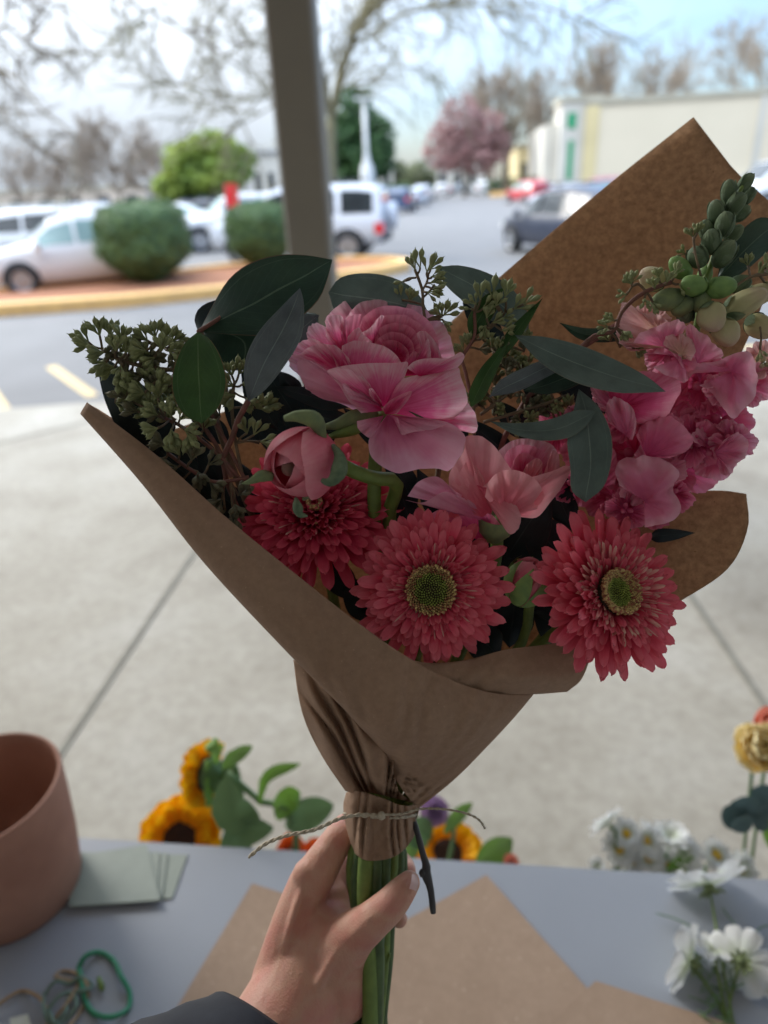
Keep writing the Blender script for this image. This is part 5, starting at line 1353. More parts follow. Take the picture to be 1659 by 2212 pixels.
# ------------------------------------------------------------------ snapdragon spike on the right
sn = thing('snapdragon', 'pink snapdragon spike with grey green buds at its tip on the right', 'snapdragon', P(1400, 950, .345))
q5 = lambda x, y, d: (*c5(x, y), d)
ptube(sn, [q5(1545, 150, .345), q5(1460, 300, .345), q5(1400, 500, .346), q5(1350, 620, .348), q5(1320, 800, .352), q5(1250, 1100, .365), q5(1000, 1800, .385), NECK], [.001, .0018, .0022, .003, .0035, .0035, .0035, .003], 'stem_green', res=24)
def snbud(x, y, ax, ay, ln, wd, mat, d, seed, open_=0.0):
    """small lobed bud: a closed body wrapped by two or three sepals."""
    c = P(*c5(x, y), d); k = 1324 / 3024 * .345 / F * 1659 / 1659
    k = (c5(1, 0)[0] - c5(0, 0)[0]) * d / F
    L_ = ln * k / 2; W = wd * k / 2
    n_ = (RM @ Vector((ax, -ay, .35))).normalized(); a, bb, n_ = frame(n_)
    b = MB(); rows = []
    for i in range(12):
        u = i / 11; th = u * pi
        rows.append([c - n_ * cos(th) * L_ + (a * cos(f) + bb * sin(f)) * W * max(sin(th), .01) ** .85 * (1.08 - .42 * max(u - .45, 0)) * (1 + .07 * cos(3 * f + seed) * sin(th) - (.10 * (abs(sin(1.5 * f + seed)) ** 12) * u)) for f in [2 * pi * q / 20 for q in range(20)]])
    b.grid(rows, closed=True)
    o = b.build('bud', M[mat], sn)
    b = MB()
    for s in range(3):
        f0 = 2 * pi * s / 3 + seed; rows = []
        for i in range(8):
            u = i / 7; gr_ = mat == 'bud_green'; th = .1 + u * (2.45 if gr_ else 1.25); w = (1.0 if gr_ else .75) * sin(pi * min(.88 * u + .14, 1)) ** .7
            rows.append([c - n_ * cos(th) * L_ * (1.06 + .14 * u * u) + (a * cos(f0 + w * s_) + bb * sin(f0 + w * s_)) * W * (sin(th) ** .85) * (1.10 + .10 * u ** 3) for s_ in (-1, -.5, 0, .5, 1)])
        b.grid(rows)
    so = b.build('sepal', M['sepal_green' if mat != 'bud_fresh' else 'bud_fresh'], sn)
    so.parent = o
for i, (x, y, ax, ay, ln, wd, m_, d) in enumerate([
    (1548, 150, .5, -.8, 100, 58, 'bud_green', .346), (1560, 215, .4, -.7, 90, 55, 'bud_green', .352), (1465, 195, -.1, -1, 115, 70, 'bud_green', .345), (1500, 250, .5, -.8, 110, 75, 'bud_green', .343),
    (1405, 295, -.3, -1, 120, 78, 'bud_green', .345), (1530, 300, .6, -.6, 90, 60, 'bud_green', .353), (1445, 355, .1, -1, 120, 84, 'bud_green', .340), (1355, 385, -.4, -.9, 105, 66, 'bud_green', .348), (1490, 400, .6, -.6, 100, 66, 'bud_green', .350),
    (1380, 440, -.2, -1, 120, 86, 'bud_green', .339), (1445, 500, .45, -.7, 140, 92, 'bud_green', .338), (1312, 515, -.7, -.6, 110, 92, 'bud_green', .338), (1225, 568, -.8, -.5, 140, 84, 'bud_fresh', .338),
    (1292, 655, -.9, -.1, 140, 98, 'bud_fresh', .332), (1430, 665, .9, -.1, 140, 100, 'bud_fresh', .332), (1520, 650, .9, -.2, 110, 80, 'bud_green', .340), (1165, 730, -.9, .2, 200, 105, 'sepal', .337), (1350, 600, 0, -1, 90, 70, 'bud_fresh', .350),
    (1240, 760, -.8, .5, 150, 90, 'sepal', .338), (1545, 745, .9, -.5, 220, 120, 'cream', .336), (1385, 815, .1, .8, 150, 130, 'cream', .331), (1330, 740, 0, .8, 120, 90, 'sepal', .336), (1615, 700, .8, -.2, 150, 100, 'cream', .344),
    (1090, 620, -.9, -.2, 150, 108, 'cream', .342), (1450, 890, .3, .8, 150, 120, 'cream', .335), (1250, 790, 0, .8, 120, 80, 'bud_green', .342), (1620, 860, .6, .6, 150, 110, 'cream', .345)]):
    snbud(x, y, ax, ay, ln, wd, m_, d, i * 1.3)
def snp(mat, base, rim, db, dr, bulge=.004, name='petal', **k):
    k['ruf'] = k.get('ruf', .002) * 2.6; k['jag'] = k.get('jag', 0) + .075; k['m'] = 51
    return petal(sn, mat, base, rim, .342 + db, [.342 + q for q in (dr if isinstance(dr, tuple) else (dr, dr))], bulge, conv=c5, name=name, **k)
# ruffled blossoms: procedural lobes round a throat
def blossom(x, y, R, d, mat, seed, deep='stock_deep', nl=5):
    rnd = random.Random(seed)
    ph0 = rnd.random() * 6.28; b = MB()
    for k in range(nl):
        ph = ph0 + 2 * pi * k / nl + rnd.uniform(-.25, .25); w = 2 * pi / nl * rnd.uniform(.62, .85); r = R * rnd.uniform(.75, 1.15)
        rim = []
        for j in range(9):
            s = j / 8 * 2 - 1; rr = r * (1 - .30 * abs(s) ** 2.5) * (1 + rnd.uniform(-.06, .06))
            rim.append((x + cos(ph + s * w) * rr, y + sin(ph + s * w) * rr * .85))
        dz = rnd.uniform(-.010, .010)
        fan((x + cos(ph) * R * .06, y + sin(ph) * R * .05), rim, .342 + d + .006, [.342 + d + dz, .342 + d - dz], .0025, ruf=.0062, seed=seed * 7 + k, conv=c5, jag=.11, m=37, n=10, b=b, tipb=rnd.uniform(-.004, .006))
    o = b.build('blossom', M[mat], sn)
    b = MB()
    for k in range(3):
        ph = ph0 + k * 2.2; q = P(*c5(x + cos(ph) * R * .16, y + sin(ph) * R * .16), .342 + d - .002)
        b.ell(q, (R * .0000125, R * .000018), 10, 7, RM @ Vector((cos(ph), -sin(ph), 1)))
    oo = b.build('throat', M[deep], sn); oo.parent = o
for i, (x, y, R, d, m_) in enumerate([
    (1340, 1150, 200, .016, 'stock_deep'), (1140, 1300, 210, .018, 'stock_deep'), (1000, 1500, 210, .018, 'stock_deep'), (1430, 1330, 190, .016, 'stock_deep'), (1200, 1560, 200, .018, 'stock_deep'),
    (1080, 1750, 150, .016, 'stock_deep'), (820, 1480, 160, .020, 'stock_deep'), (620, 1380, 120, .028, 'stock_deep'), (900, 1700, 150, .022, 'stock_deep'), (700, 1640, 130, .024, 'stock_deep'),
    (1560, 1150, 150, .012, 'stock'), (1400, 1480, 170, .012, 'stock'), (1480, 1420, 130, .008, 'stock'), (1290, 1420, 150, .010, 'stock_deep'), (1170, 1000, 150, .008, 'stock'), (1640, 1040, 110, .012, 'stock_pale'),
    (1060, 860, 110, .010, 'stock_pale'), (1240, 960, 90, .002, 'cream'), (870, 1200, 100, .006, 'stock'), (960, 1330, 120, .002, 'stock_deep'), (1140, 1400, 130, .004, 'stock_deep'), (1080, 1600, 160, .004, 'stock'),
    (1180, 1680, 120, .002, 'stock_deep'), (960, 1760, 110, .010, 'stock_deep'), (1450, 1180, 120, .002, 'stock'), (720, 1290, 60, .012, 'stock')]):
    blossom(x, y, R, d, m_, i + 1, 'cream' if m_ in ('cream', 'stock_pale') else 'stock_deep')
snp('stock_pale', (1140, 900), [(925, 900), (912, 830), (940, 750), (965, 740), (1040, 790), (1110, 800), (1180, 840)], -.002, (-.002, -.004), .003, ruf=.004, seed=1)
snp('stock_pale', (1150, 960), [(905, 870), (930, 940), (990, 980), (1080, 960)], -.004, (-.004, -.006), .003, ruf=.004, seed=2)
snp('stock', (1150, 960), [(995, 940), (1020, 900), (1100, 860), (1215, 825), (1245, 850), (1240, 890), (1180, 930)], -.008, (-.012, -.012), .003, ruf=.003, seed=3)
snp('stock', (1310, 1040), [(1255, 900), (1255, 850), (1290, 860), (1370, 920), (1440, 1000), (1380, 1025)], -.008, (-.014, -.010), .003, ruf=.002, seed=4)
snp('stock', (1230, 1010), [(1085, 990), (1130, 960), (1180, 985), (1230, 1050), (1265, 1110), (1245, 1135), (1180, 1110), (1090, 1060)], -.008, (-.012, -.014), .003, ruf=.004, seed=5)
snp('stock_pale', (1230, 1000), [(1140, 950), (1160, 905), (1220, 895), (1280, 920), (1300, 980), (1280, 1030)], -.010, (-.014, -.012), .004, ruf=.002, seed=6)
snp('stock', (1480, 1080), [(1280, 1090), (1310, 1045), (1400, 1030), (1500, 990), (1565, 985), (1600, 1060), (1605, 1160), (1560, 1240), (1495, 1310), (1440, 1270), (1390, 1200), (1320, 1150)], -.004, (-.006, -.002), .006, ruf=.006, seed=7, m=31, jag=.03)
snp('petal_deep', (930, 1260), [(858, 1190), (850, 1140), (900, 1105), (1000, 1080), (1090, 1080), (1180, 1100), (1232, 1150), (1200, 1230), (1150, 1312), (1060, 1340), (960, 1330)], -.004, (-.008, -.006), .009, ruf=.002, seed=8, m=27)
snp('stock', (930, 1290), [(830, 1260), (790, 1190), (785, 1140), (820, 1130), (850, 1170), (880, 1220)], -.004, (-.006, -.008), .003, ruf=.004, seed=9)
snp('stock', (960, 1400), [(870, 1330), (860, 1260), (880, 1215), (930, 1215), (990, 1260), (1010, 1340), (990, 1420)], -.008, (-.012, -.012), .005, ruf=.004, seed=10)
snp('stock_deep', (1060, 1500), [(1010, 1400), (1040, 1340), (1120, 1310), (1210, 1320), (1280, 1390), (1270, 1460), (1180, 1510)], -.006, (-.010, -.008), .006, ruf=.004, seed=11, m=23)
snp('stock', (1050, 1720), [(920, 1640), (900, 1560), (960, 1520), (1080, 1505), (1160, 1520), (1215, 1590), (1190, 1660), (1225, 1740), (1220, 1790), (1150, 1830), (1050, 1850)], -.004, (-.008, -.006), .009, ruf=.006, seed=12, m=31, jag=.02)
snp('stock_deep', (820, 1650), [(680, 1500), (700, 1440), (780, 1420), (880, 1440), (920, 1540), (900, 1640)], .006, (.004, .002), .005, ruf=.004, seed=13)
snp('stock', (1400, 1480), [(1440, 1420), (1510, 1380), (1545, 1400), (1560, 1485), (1500, 1540), (1480, 1590), (1420, 1580)], .002, (-.004, .002), .004, ruf=.007, seed=14, jag=.04)

# ------------------------------------------------------------------ large leaves: silver dollar and ruscus sprigs
s1 = thing('eucalyptus_sprig', 'sprig with the largest dark leaves rising left of the pink ranunculus', 'eucalyptus', P(560, 850, .36), 'eucalyptus sprigs in the bouquet')
leafp(s1, (430, 716), (718, 561), [(470, 640), (500, 597), (545, 566), (600, 551), (660, 551)], [(520, 724), (590, 722), (650, 685), (690, 645), (708, 600)], .352, .340, 'leaf_dark', .010, .004)
leafp(s1, (428, 716), (640, 690), [(420, 690), (432, 664), (470, 648), (560, 650)], [(470, 730), (540, 728), (600, 720)], .366, .360, 'leaf_shade', .002, .002)
leafp(s1, (440, 716), (500, 790), [(440, 730), (455, 765), (480, 788)], [(560, 700), (600, 715), (590, 760), (540, 790)], .360, .362, 'leaf_dark', .002, .002)
leafp(s1, (428, 716), (437, 915), [(396, 745), (372, 810), (376, 860), (400, 898)], [(455, 735), (480, 780), (489, 830), (472, 880)], .336, .330, 'leaf_green', .006, -.003)
leafp(s1, (536, 868), (648, 622), [(527, 820), (532, 770), (560, 715), (610, 660)], [(570, 845), (615, 790), (650, 730), (657, 680), (655, 645)], .332, .330, 'leaf_grey', .007, -.004)
leafp(s1, (490, 800), (690, 680), [(520, 760), (580, 720), (650, 680)], [(540, 800), (600, 790), (670, 730)], .364, .360, 'leaf_grey', .002, .002)
leafp(s1, (330, 960), (212, 772), [(270, 950), (232, 880), (215, 820)], [(345, 900), (300, 830), (240, 780)], .372, .366, 'leaf_shade', .004, .003)
leafp(s1, (340, 990), (250, 820), [(300, 980), (255, 920), (240, 860)], [(380, 920), (340, 860), (290, 820)], .378, .37, 'leaf_shade', .004, .003)
ptube(s1, [(428, 716, .336), (455, 700, .342), (500, 670, .346)], .0011, 'twig_red', name='petiole')
ptube(s1, [(536, 866, .332), (515, 905, .336), (500, 950, .342), (480, 1010, .35), (560, 1200, .37), NECK], .0014, 'twig_red')
ptube(s1, [(432, 716, .350), (440, 800, .352), (480, 950, .36), (600, 1250, .385), NECK], .0018, 'twig')
s2_ = thing('eucalyptus_sprig', 'sprig of round leaves standing behind the top of the pink ranunculus', 'eucalyptus', P(900, 800, .37), 'eucalyptus sprigs in the bouquet')
leafp(s2_, (932, 690), (709, 632), [(900, 630), (850, 600), (790, 590), (735, 600)], [(880, 700), (800, 700), (730, 680)], .366, .360, 'leaf_euc', .004, .002)
leafp(s2_, (1140, 722), (946, 577), [(1075, 700), (1000, 650), (958, 610)], [(1142, 680), (1105, 622), (1050, 588), (990, 573)], .368, .356, 'leaf_euc', .005, -.002)
leafp(s2_, (1100, 750), (1010, 600), [(1030, 720), (1000, 660)], [(1080, 700), (1050, 640)], .374, .37, 'leaf_shade', .003, .002)
leafp(s2_, (655, 730), (660, 675), [(650, 700)], [(684, 715), (686, 680)], .372, .37, 'leaf_euc', .002, .002)
ptube(s2_, [(935, 692, .366), (960, 900, .375), (900, 1300, .39), NECK], .0016, 'twig')
s3_ = thing('eucalyptus_sprig', 'sprig with long narrow blue green leaves across the right of the bouquet', 'eucalyptus', P(1200, 850, .34), 'eucalyptus sprigs in the bouquet')
leafp(s3_, (1112, 724), (1438, 846), [(1180, 728), (1260, 748), (1340, 782), (1400, 815)], [(1170, 785), (1240, 825), (1330, 848), (1400, 848)], .330, .324, 'leaf_euc', .006, -.003)
leafp(s3_, (1056, 858), (1230, 770), [(1080, 822), (1120, 800), (1180, 775)], [(1120, 845), (1180, 815), (1215, 795)], .334, .340, 'leaf_grey', .004, .002)
leafp(s3_, (1130, 845), (1278, 805), [(1170, 815), (1220, 790), (1260, 790)], [(1180, 852), (1230, 840), (1265, 820)], .345, .343, 'leaf_dark', .003, .002)
leafp(s3_, (1058, 910), (1287, 888), [(1120, 914), (1190, 905), (1245, 886)], [(1110, 938), (1170, 952), (1230, 945), (1268, 918)], .332, .326, 'leaf_euc', .004, -.002)
leafp(s3_, (1250, 840), (1265, 1085), [(1238, 890), (1225, 950), (1232, 1010), (1235, 1060)], [(1290, 875), (1318, 930), (1322, 985), (1305, 1050)], .332, .330, 'leaf_euc', .006, -.003)
leafp(s3_, (1350, 735), (1208, 697), [(1300, 740), (1250, 732)], [(1330, 712), (1260, 708)], .356, .352, 'leaf_dark', .003, .002)
leafp(s3_, (1018, 880), (1100, 735), [(1012, 850), (1035, 800), (1070, 760)], [(1045, 860), (1065, 820), (1085, 775)], .342, .346, 'leaf_green', .002, -.002)
leafp(s3_, (1060, 790), (1173, 643), [(1080, 740), (1110, 700)], [(1090, 770), (1130, 720)], .350, .346, 'leaf_green', .002, -.002)
leafp(s3_, (1018, 740), (1090, 620), [(1010, 690), (1045, 640)], [(1040, 720), (1072, 670)], .352, .350, 'leaf_green', .002, -.002)
leafp(s3_, (1550, 600), (1690, 480), [(1560, 555), (1590, 510), (1640, 470)], [(1590, 598), (1640, 560), (1680, 520)], .362, .370, 'leaf_dark', .004, .003)
leafp(s3_, (1400, 1160), (1502, 1151), [(1420, 1143), (1460, 1143)], [(1420, 1172), (1460, 1166)], .365, .36, 'leaf_shade', .001, .001)
leafp(s3_, (1180, 770), (1420, 900), [(1260, 760), (1360, 800)], [(1210, 850), (1330, 900)], .366, .362, 'leaf_shade', .002, .002)
ptube(s3_, [(1335, 700, .344), (1300, 725, .346), (1262, 742, .346), (1200, 800, .352), (1100, 920, .362), (980, 1300, .385), NECK], .0016, 'twig_red')
# filler leaves added deep in the cone, its shade painted as near-black colour
s4_ = thing('eucalyptus_sprig', 'near black leaves added to stand in for the shade inside the cone', 'eucalyptus', P(800, 1150, .39), 'eucalyptus sprigs in the bouquet')
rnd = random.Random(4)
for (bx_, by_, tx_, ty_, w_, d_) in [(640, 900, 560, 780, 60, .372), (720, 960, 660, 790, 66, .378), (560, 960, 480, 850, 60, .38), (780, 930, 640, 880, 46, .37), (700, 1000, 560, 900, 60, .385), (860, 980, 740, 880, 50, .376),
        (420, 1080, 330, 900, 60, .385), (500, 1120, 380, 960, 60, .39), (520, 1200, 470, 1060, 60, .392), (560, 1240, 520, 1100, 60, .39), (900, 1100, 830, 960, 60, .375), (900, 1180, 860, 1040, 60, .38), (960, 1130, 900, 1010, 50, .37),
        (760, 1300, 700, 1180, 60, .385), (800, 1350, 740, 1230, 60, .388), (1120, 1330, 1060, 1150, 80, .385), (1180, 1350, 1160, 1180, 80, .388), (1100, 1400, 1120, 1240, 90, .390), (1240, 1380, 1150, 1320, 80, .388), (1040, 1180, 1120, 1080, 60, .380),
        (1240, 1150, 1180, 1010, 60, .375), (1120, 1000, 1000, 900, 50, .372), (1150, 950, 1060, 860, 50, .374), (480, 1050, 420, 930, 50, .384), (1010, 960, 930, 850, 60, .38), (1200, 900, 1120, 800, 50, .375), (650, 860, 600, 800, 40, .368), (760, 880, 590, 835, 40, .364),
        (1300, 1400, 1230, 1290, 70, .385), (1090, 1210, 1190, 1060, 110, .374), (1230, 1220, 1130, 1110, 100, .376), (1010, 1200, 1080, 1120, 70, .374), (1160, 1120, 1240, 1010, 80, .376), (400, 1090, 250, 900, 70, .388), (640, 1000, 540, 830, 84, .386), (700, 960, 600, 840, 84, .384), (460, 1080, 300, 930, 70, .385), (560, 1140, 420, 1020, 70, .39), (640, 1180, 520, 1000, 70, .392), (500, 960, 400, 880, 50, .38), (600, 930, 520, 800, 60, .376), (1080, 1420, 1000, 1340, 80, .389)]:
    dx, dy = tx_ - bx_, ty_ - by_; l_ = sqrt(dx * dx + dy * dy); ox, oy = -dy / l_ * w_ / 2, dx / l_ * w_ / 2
    leafp(s4_, (bx_, by_), (tx_, ty_), [(bx_ + dx * .3 - ox, by_ + dy * .3 - oy), (bx_ + dx * .65 - ox * .8, by_ + dy * .65 - oy * .8)], [(bx_ + dx * .3 + ox, by_ + dy * .3 + oy), (bx_ + dx * .65 + ox * .8, by_ + dy * .65 + oy * .8)], d_, d_ - .008, 'leaf_shade', .003, .002)

# ------------------------------------------------------------------ seeded eucalyptus
def seedbud(b, p, d, ln, w):
    d = d.normalized(); prof = [(w * .11, 0), (w * .13, ln * .36), (w * .28, ln * .48), (w * .44, ln * .62), (w * .5, ln * .74), (w * .45, ln * .83), (w * .26, ln * .90), (w * .10, ln * .95), (w * .02, ln * 1.05)]
    b.lathe(p, d, prof, 8)
def umbel(t, p2, d, dirv, rnd, n=7, ln=27, mat='seed', spread=.9):
    c = P(p2[0], p2[1], d); k = d / F; b = MB()
    base = (RM @ Vector((dirv[0], -dirv[1], .25))).normalized()
    for i in range(n):
        ph = 2 * pi * i / n + rnd.uniform(-.3, .3); a, bb, n_ = frame(base); sp = spread * rnd.uniform(.45, 1.0) if i else .1
        dd = (n_ + (a * cos(ph) + bb * sin(ph)) * sp).normalized()
        l_ = ln * k * rnd.uniform(.95, 1.3)
        seedbud(b, c, dd, l_, l_ * .31)
    return b.build('seed_cluster', M[mat], t)
def seeded(label, conv, stems, umbels, seed, dd0, ln=27):
    rnd = random.Random(seed); p0 = conv(*umbels[0][:2]); t = thing('seeded_eucalyptus', label, 'seeded eucalyptus', P(p0[0], p0[1], dd0), 'seeded eucalyptus sprigs in the bouquet')
    allp = []
    for (pts, r, mt) in stems:
        pp = [(*(conv(*p[:2]) if len(p) == 2 else p[:2]), dd0 + .002 if len(p) == 2 else p[2]) for p in pts]
        q = cr(pp, 16); allp += [a for a in q]
        b = MB(); b.tube([P(a[0], a[1], a[2]) for a in q], [r * (1 + .2 * nz(i * 1.3, seed)) for i in range(16)], 7); b.build('stem', M[mt], t)
    bt = MB()
    for u in umbels:
        x, y, dx, dy = u[:4]; o = dict(zip(('d', 'n', 'mat', 'ln'), u[4:])); p = conv(x, y); d = dd0 + o.get('d', 0)
        near = min(allp, key=lambda a: (a[0] - p[0] + dx * 12) ** 2 + (a[1] - p[1] + dy * 12) ** 2)
        mid_ = ((near[0] + p[0]) / 2 + rnd.uniform(-3, 3), (near[1] + p[1]) / 2 + rnd.uniform(-3, 3), (near[2] + d) / 2)
        bt = MB(); bt.tube([P(*q) for q in cr([tuple(near), mid_, (p[0], p[1], d)], 6)], .0006, 6); bt.build('twig', M['twig'], t)
        umbel(t, p, d, (dx, dy), rnd, o.get('n', 7), o.get('ln', ln), o.get('mat', 'seed'))
    return t
seeded('seeded eucalyptus with fat green seed heads fanning out at the left', c3,
    [([(660, 765), (560, 755), (420, 730), (330, 700), (230, 640)], .0011, 'twig'), ([(680, 660), (620, 640), (540, 610), (500, 600)], .0009, 'twig'), ([(1000, 1400), (900, 1200), (760, 1000), (640, 820), (560, 760)], .0012, 'twig_red'), ([(1040, 1400), (900, 1250), (700, 1100), (600, 1050)], .001, 'twig_red'),
     ([(1080, 1420), (960, 1180), (840, 960), (740, 760), (660, 660)], .001, 'twig_red'), ([(1100, 1400), (900, 1430), (760, 1360), (620, 1260)], .001, 'twig_red'), ([(1060, 1380), (1020, 1180), (1000, 1000), (1010, 860)], .0009, 'twig')],
    [(160, 620, -1, -.25, -.004, 8), (150, 600, -1, -.8), (215, 560, -.3, -1, -.002), (285, 560, 0, -1), (345, 590, .2, -1, -.004), (240, 660, -.9, .2, -.006), (310, 650, .1, -1, -.008, 8), (370, 660, .5, -.8, -.002), (250, 720, -.8, .6), (340, 740, -.1, 1, -.006), (330, 800, .1, 1, -.004, 5), (420, 720, .1, -1, -.002, 5),
     (500, 590, -.8, -.8, 0), (545, 570, -.3, -1, -.004), (610, 590, .3, -1, 0), (640, 600, 1, -.7, -.002), (490, 650, -1, -.1, -.004), (580, 650, .1, -1, -.008), (620, 650, .9, .1, -.006), (540, 690, -.5, .5, 0, 6), (650, 700, 1, .1, .002), (470, 690, -.2, -.9, .002, 5),
     (450, 800, -.9, .3, .003, 6), (540, 830, -.3, -1, .002), (570, 860, .5, -.7, -.002), (480, 900, -1, -.2, -.004, 8), (560, 930, .1, -.8, -.002), (600, 980, .8, -.2, 0), (560, 880, 0, 1, .004),
     (560, 1030, -1, -.3, -.008, 8), (640, 1040, -.2, -1, -.010, 8), (690, 1060, .6, -.8, -.010), (560, 1110, -1, .1, -.012, 8), (640, 1120, .1, .8, -.010), (720, 1120, .9, .2, -.010), (740, 1150, .2, 1, -.008), (830, 1120, .3, -.8, .002), (800, 1090, -.2, -1, .004, 6),
     (600, 1210, -1, -.4, -.002, 8, 'seed_brown'), (690, 1270, -.3, -.6, -.003, 8, 'seed'), (760, 1300, .2, -1, -.003, 8, 'seed_brown'), (680, 1340, -.8, .3, .002, 7, 'seed_brown'), (800, 1370, .3, .9, .002, 8, 'seed_brown'), (870, 1430, .9, .5, .003, 8, 'seed_brown'), (860, 1330, .8, -.6, .004, 6, 'seed_brown'), (590, 1290, -1, .2, .004, 6, 'seed_brown'),
     (940, 1530, -.6, .6, .006, 8, 'seed_brown'), (1020, 1560, .2, .8, .004, 9, 'seed_brown'), (1010, 1620, -.2, .9, .004, 9, 'seed_brown'), (960, 1600, -.8, .2, .006, 8, 'seed_brown'), (1040, 1510, .6, -.6, .008, 7, 'seed_brown'),
     (1000, 800, 0, -1, .004), (1040, 790, .6, -.9, .004), (1010, 860, -.6, -.3, .002), (1060, 850, .8, 0, .004), (1020, 910, -.7, .5, .002), (1080, 930, .5, .6, .006), (1140, 990, .6, -.3, .01, 6), (1190, 980, .8, -.4, .012, 6),
     (1090, 1140, -.3, -1, -.002, 5), (1130, 1150, .5, -1, -.002, 4), (1170, 1190, 1, .2, .0, 4), (930, 1040, -.4, -.6, .01, 6, 'seed_brown'), (960, 960, 0, -.9, .012, 5, 'seed_brown'), (700, 1430, -.6, .8, .006, 7, 'seed_brown')]
    + [(300 + 34 * (i % 10) + 12 * (i // 10) + 20 * sin(i * 3.1), 640 + 62 * (i // 4) + 18 * sin(i * 1.7), sin(i * 2.3), -.4 + .6 * cos(i * 1.9), .004 + .004 * (i % 3), 7, 'seed' if i % 3 else 'seed_brown') for i in range(30)
       ], 3, .345, 34)
t = seeded('seeded eucalyptus standing up behind the pink ranunculus with the tallest thin tip', c4,
    [([(1180, 1100), (1130, 500), (1105, 350), (1100, 240), (1070, 150), (1050, 100)], .0008, 'twig'), ([(1100, 290), (1150, 240), (1180, 200)], .0006, 'twig'), ([(1100, 240), (1130, 180), (1140, 130)], .0006, 'twig'), ([(1060, 155), (1010, 160), (975, 180)], .0006, 'twig')],
    [(1052, 100, -.1, -1, 0, 3, 'seed', 34), (1085, 90, 0, -1, 0, 2, 'seed', 40), (1130, 120, .4, -1, 0, 3, 'seed', 36), (1150, 100, .8, -.7, 0, 3, 'seed', 30), (1160, 150, .9, -.2, 0, 4), (1150, 190, .9, 0, 0, 4), (1165, 230, .9, .2, 0, 5), (1130, 250, .9, .3, -.002, 3), (990, 175, -1, .3, 0, 1), (960, 300, -.1, -1, .01, 2, 'seed', 30), (1020, 310, .3, -1, .008, 4), (1230, 410, -.6, -.8, .004, 6, 'seed', 30), (1240, 400, .7, -.6, .004, 6, 'seed', 32), (1235, 430, .3, .8, .006, 5)], 5, .350, 27)
rnd = random.Random(77)
um = [(1480, 300, .1, -1, 0, 3, 'seed', 40), (1450, 330, -.6, -.7, 0, 4), (1560, 290, 0, -1, 0, 2, 'seed', 42), (1420, 360, -1, 0, 0, 2), (1500, 350, .8, -.4), (1580, 340, .3, -.8, -.002), (1640, 280, .3, -1, 0, 4, 'seed', 34), (1520, 420, .2, -.9, -.002, 5), (1560, 450, .9, -.3), (1630, 420, .9, -.2, 0, 5), (1700, 360, .7, -.7, 0, 5, 'seed', 34), (1760, 330, .9, -.4, 0, 4, 'seed', 34), (1510, 470, -.2, .6, 0, 4),
      (1620, 500, .8, 0), (1480, 560, .6, -.8, .004), (1400, 600, -.4, -1, .004), (1370, 640, -.8, -.6, .006, 5)]
for k in range(46):
    um.append((rnd.uniform(1430, 1800), rnd.uniform(560, 1020), rnd.uniform(-1, 1), rnd.uniform(-1, .4), rnd.uniform(.002, .018), rnd.randint(5, 8), rnd.choice(['seed', 'seed', 'seed_brown']), 24))
for k in range(26):
    um.append((rnd.uniform(1660, 2080), rnd.uniform(900, 1130), rnd.uniform(-.4, 1), rnd.uniform(-.8, .5), rnd.uniform(.0, .014), rnd.randint(5, 8), rnd.choice(['seed', 'seed', 'seed_brown']), 25))
seeded('bushy seeded eucalyptus between the pink ranunculus and the long blue green leaves', c4,
    [([(1420, 940), (1380, 760), (1360, 680), (1440, 540), (1440, 380)], .0009, 'twig_red'), ([(1440, 545), (1520, 500), (1570, 460), (1640, 380)], .0007, 'twig'), ([(1450, 1000), (1500, 800), (1600, 640), (1700, 520)], .0009, 'twig'), ([(1480, 1050), (1600, 960), (1760, 820)], .0009, 'twig'), ([(1500, 1100), (1700, 1040), (1900, 980), (2060, 920)], .0009, 'twig'), ([(1440, 1180), (1430, 1080), (1440, 960)], .0009, 'twig')],
    um, 6, .348, 26)
um = [(985, 650, -.8, -.8), (960, 700, -1, .3, 0, 5), (990, 640, .3, -1, 0, 5), (1100, 670, -.3, -.9), (1120, 620, -.3, -1, 0, 6), (1090, 740, .2, .9), (1160, 640, .4, -.9, -.002), (1200, 600, .5, -.9, -.002, 5), (1220, 650, .8, .4, 0, 5), (1050, 720, -.2, .9, 0, 5), (900, 830, -.9, -.3), (870, 860, -1, .2, 0, 6), (940, 880, .3, .8), (930, 960, .2, -.5, .01), (1000, 970, .4, .2, .01, 6), (880, 930, -.4, -.4, .012, 6),
      (1290, 420, -.4, -1, .012, 6), (1310, 400, .2, -1, .012, 5), (1250, 500, -.9, -.2, .012, 4), (1560, 560, -.3, -.8, .01, 6), (1610, 600, .6, -.6, .01, 6), (1650, 560, .4, -1, .01, 6), (1640, 640, .6, .4, .01, 6), (1620, 970, .1, 1, .01, 4)]
seeded('small seeded eucalyptus in front of the snapdragon buds', c5,
    [([(700, 1000), (800, 905), (900, 880), (930, 800), (985, 735), (1060, 685), (1180, 640)], .0011, 'twig_red'), ([(1060, 690), (1020, 650), (990, 660)], .0007, 'twig'), ([(1330, 620), (1300, 500), (1290, 420)], .0006, 'twig'), ([(1450, 700), (1560, 620), (1660, 600)], .0007, 'twig'), ([(1620, 860), (1625, 920), (1620, 960)], .0005, 'twig')], um, 8, .331, 23)

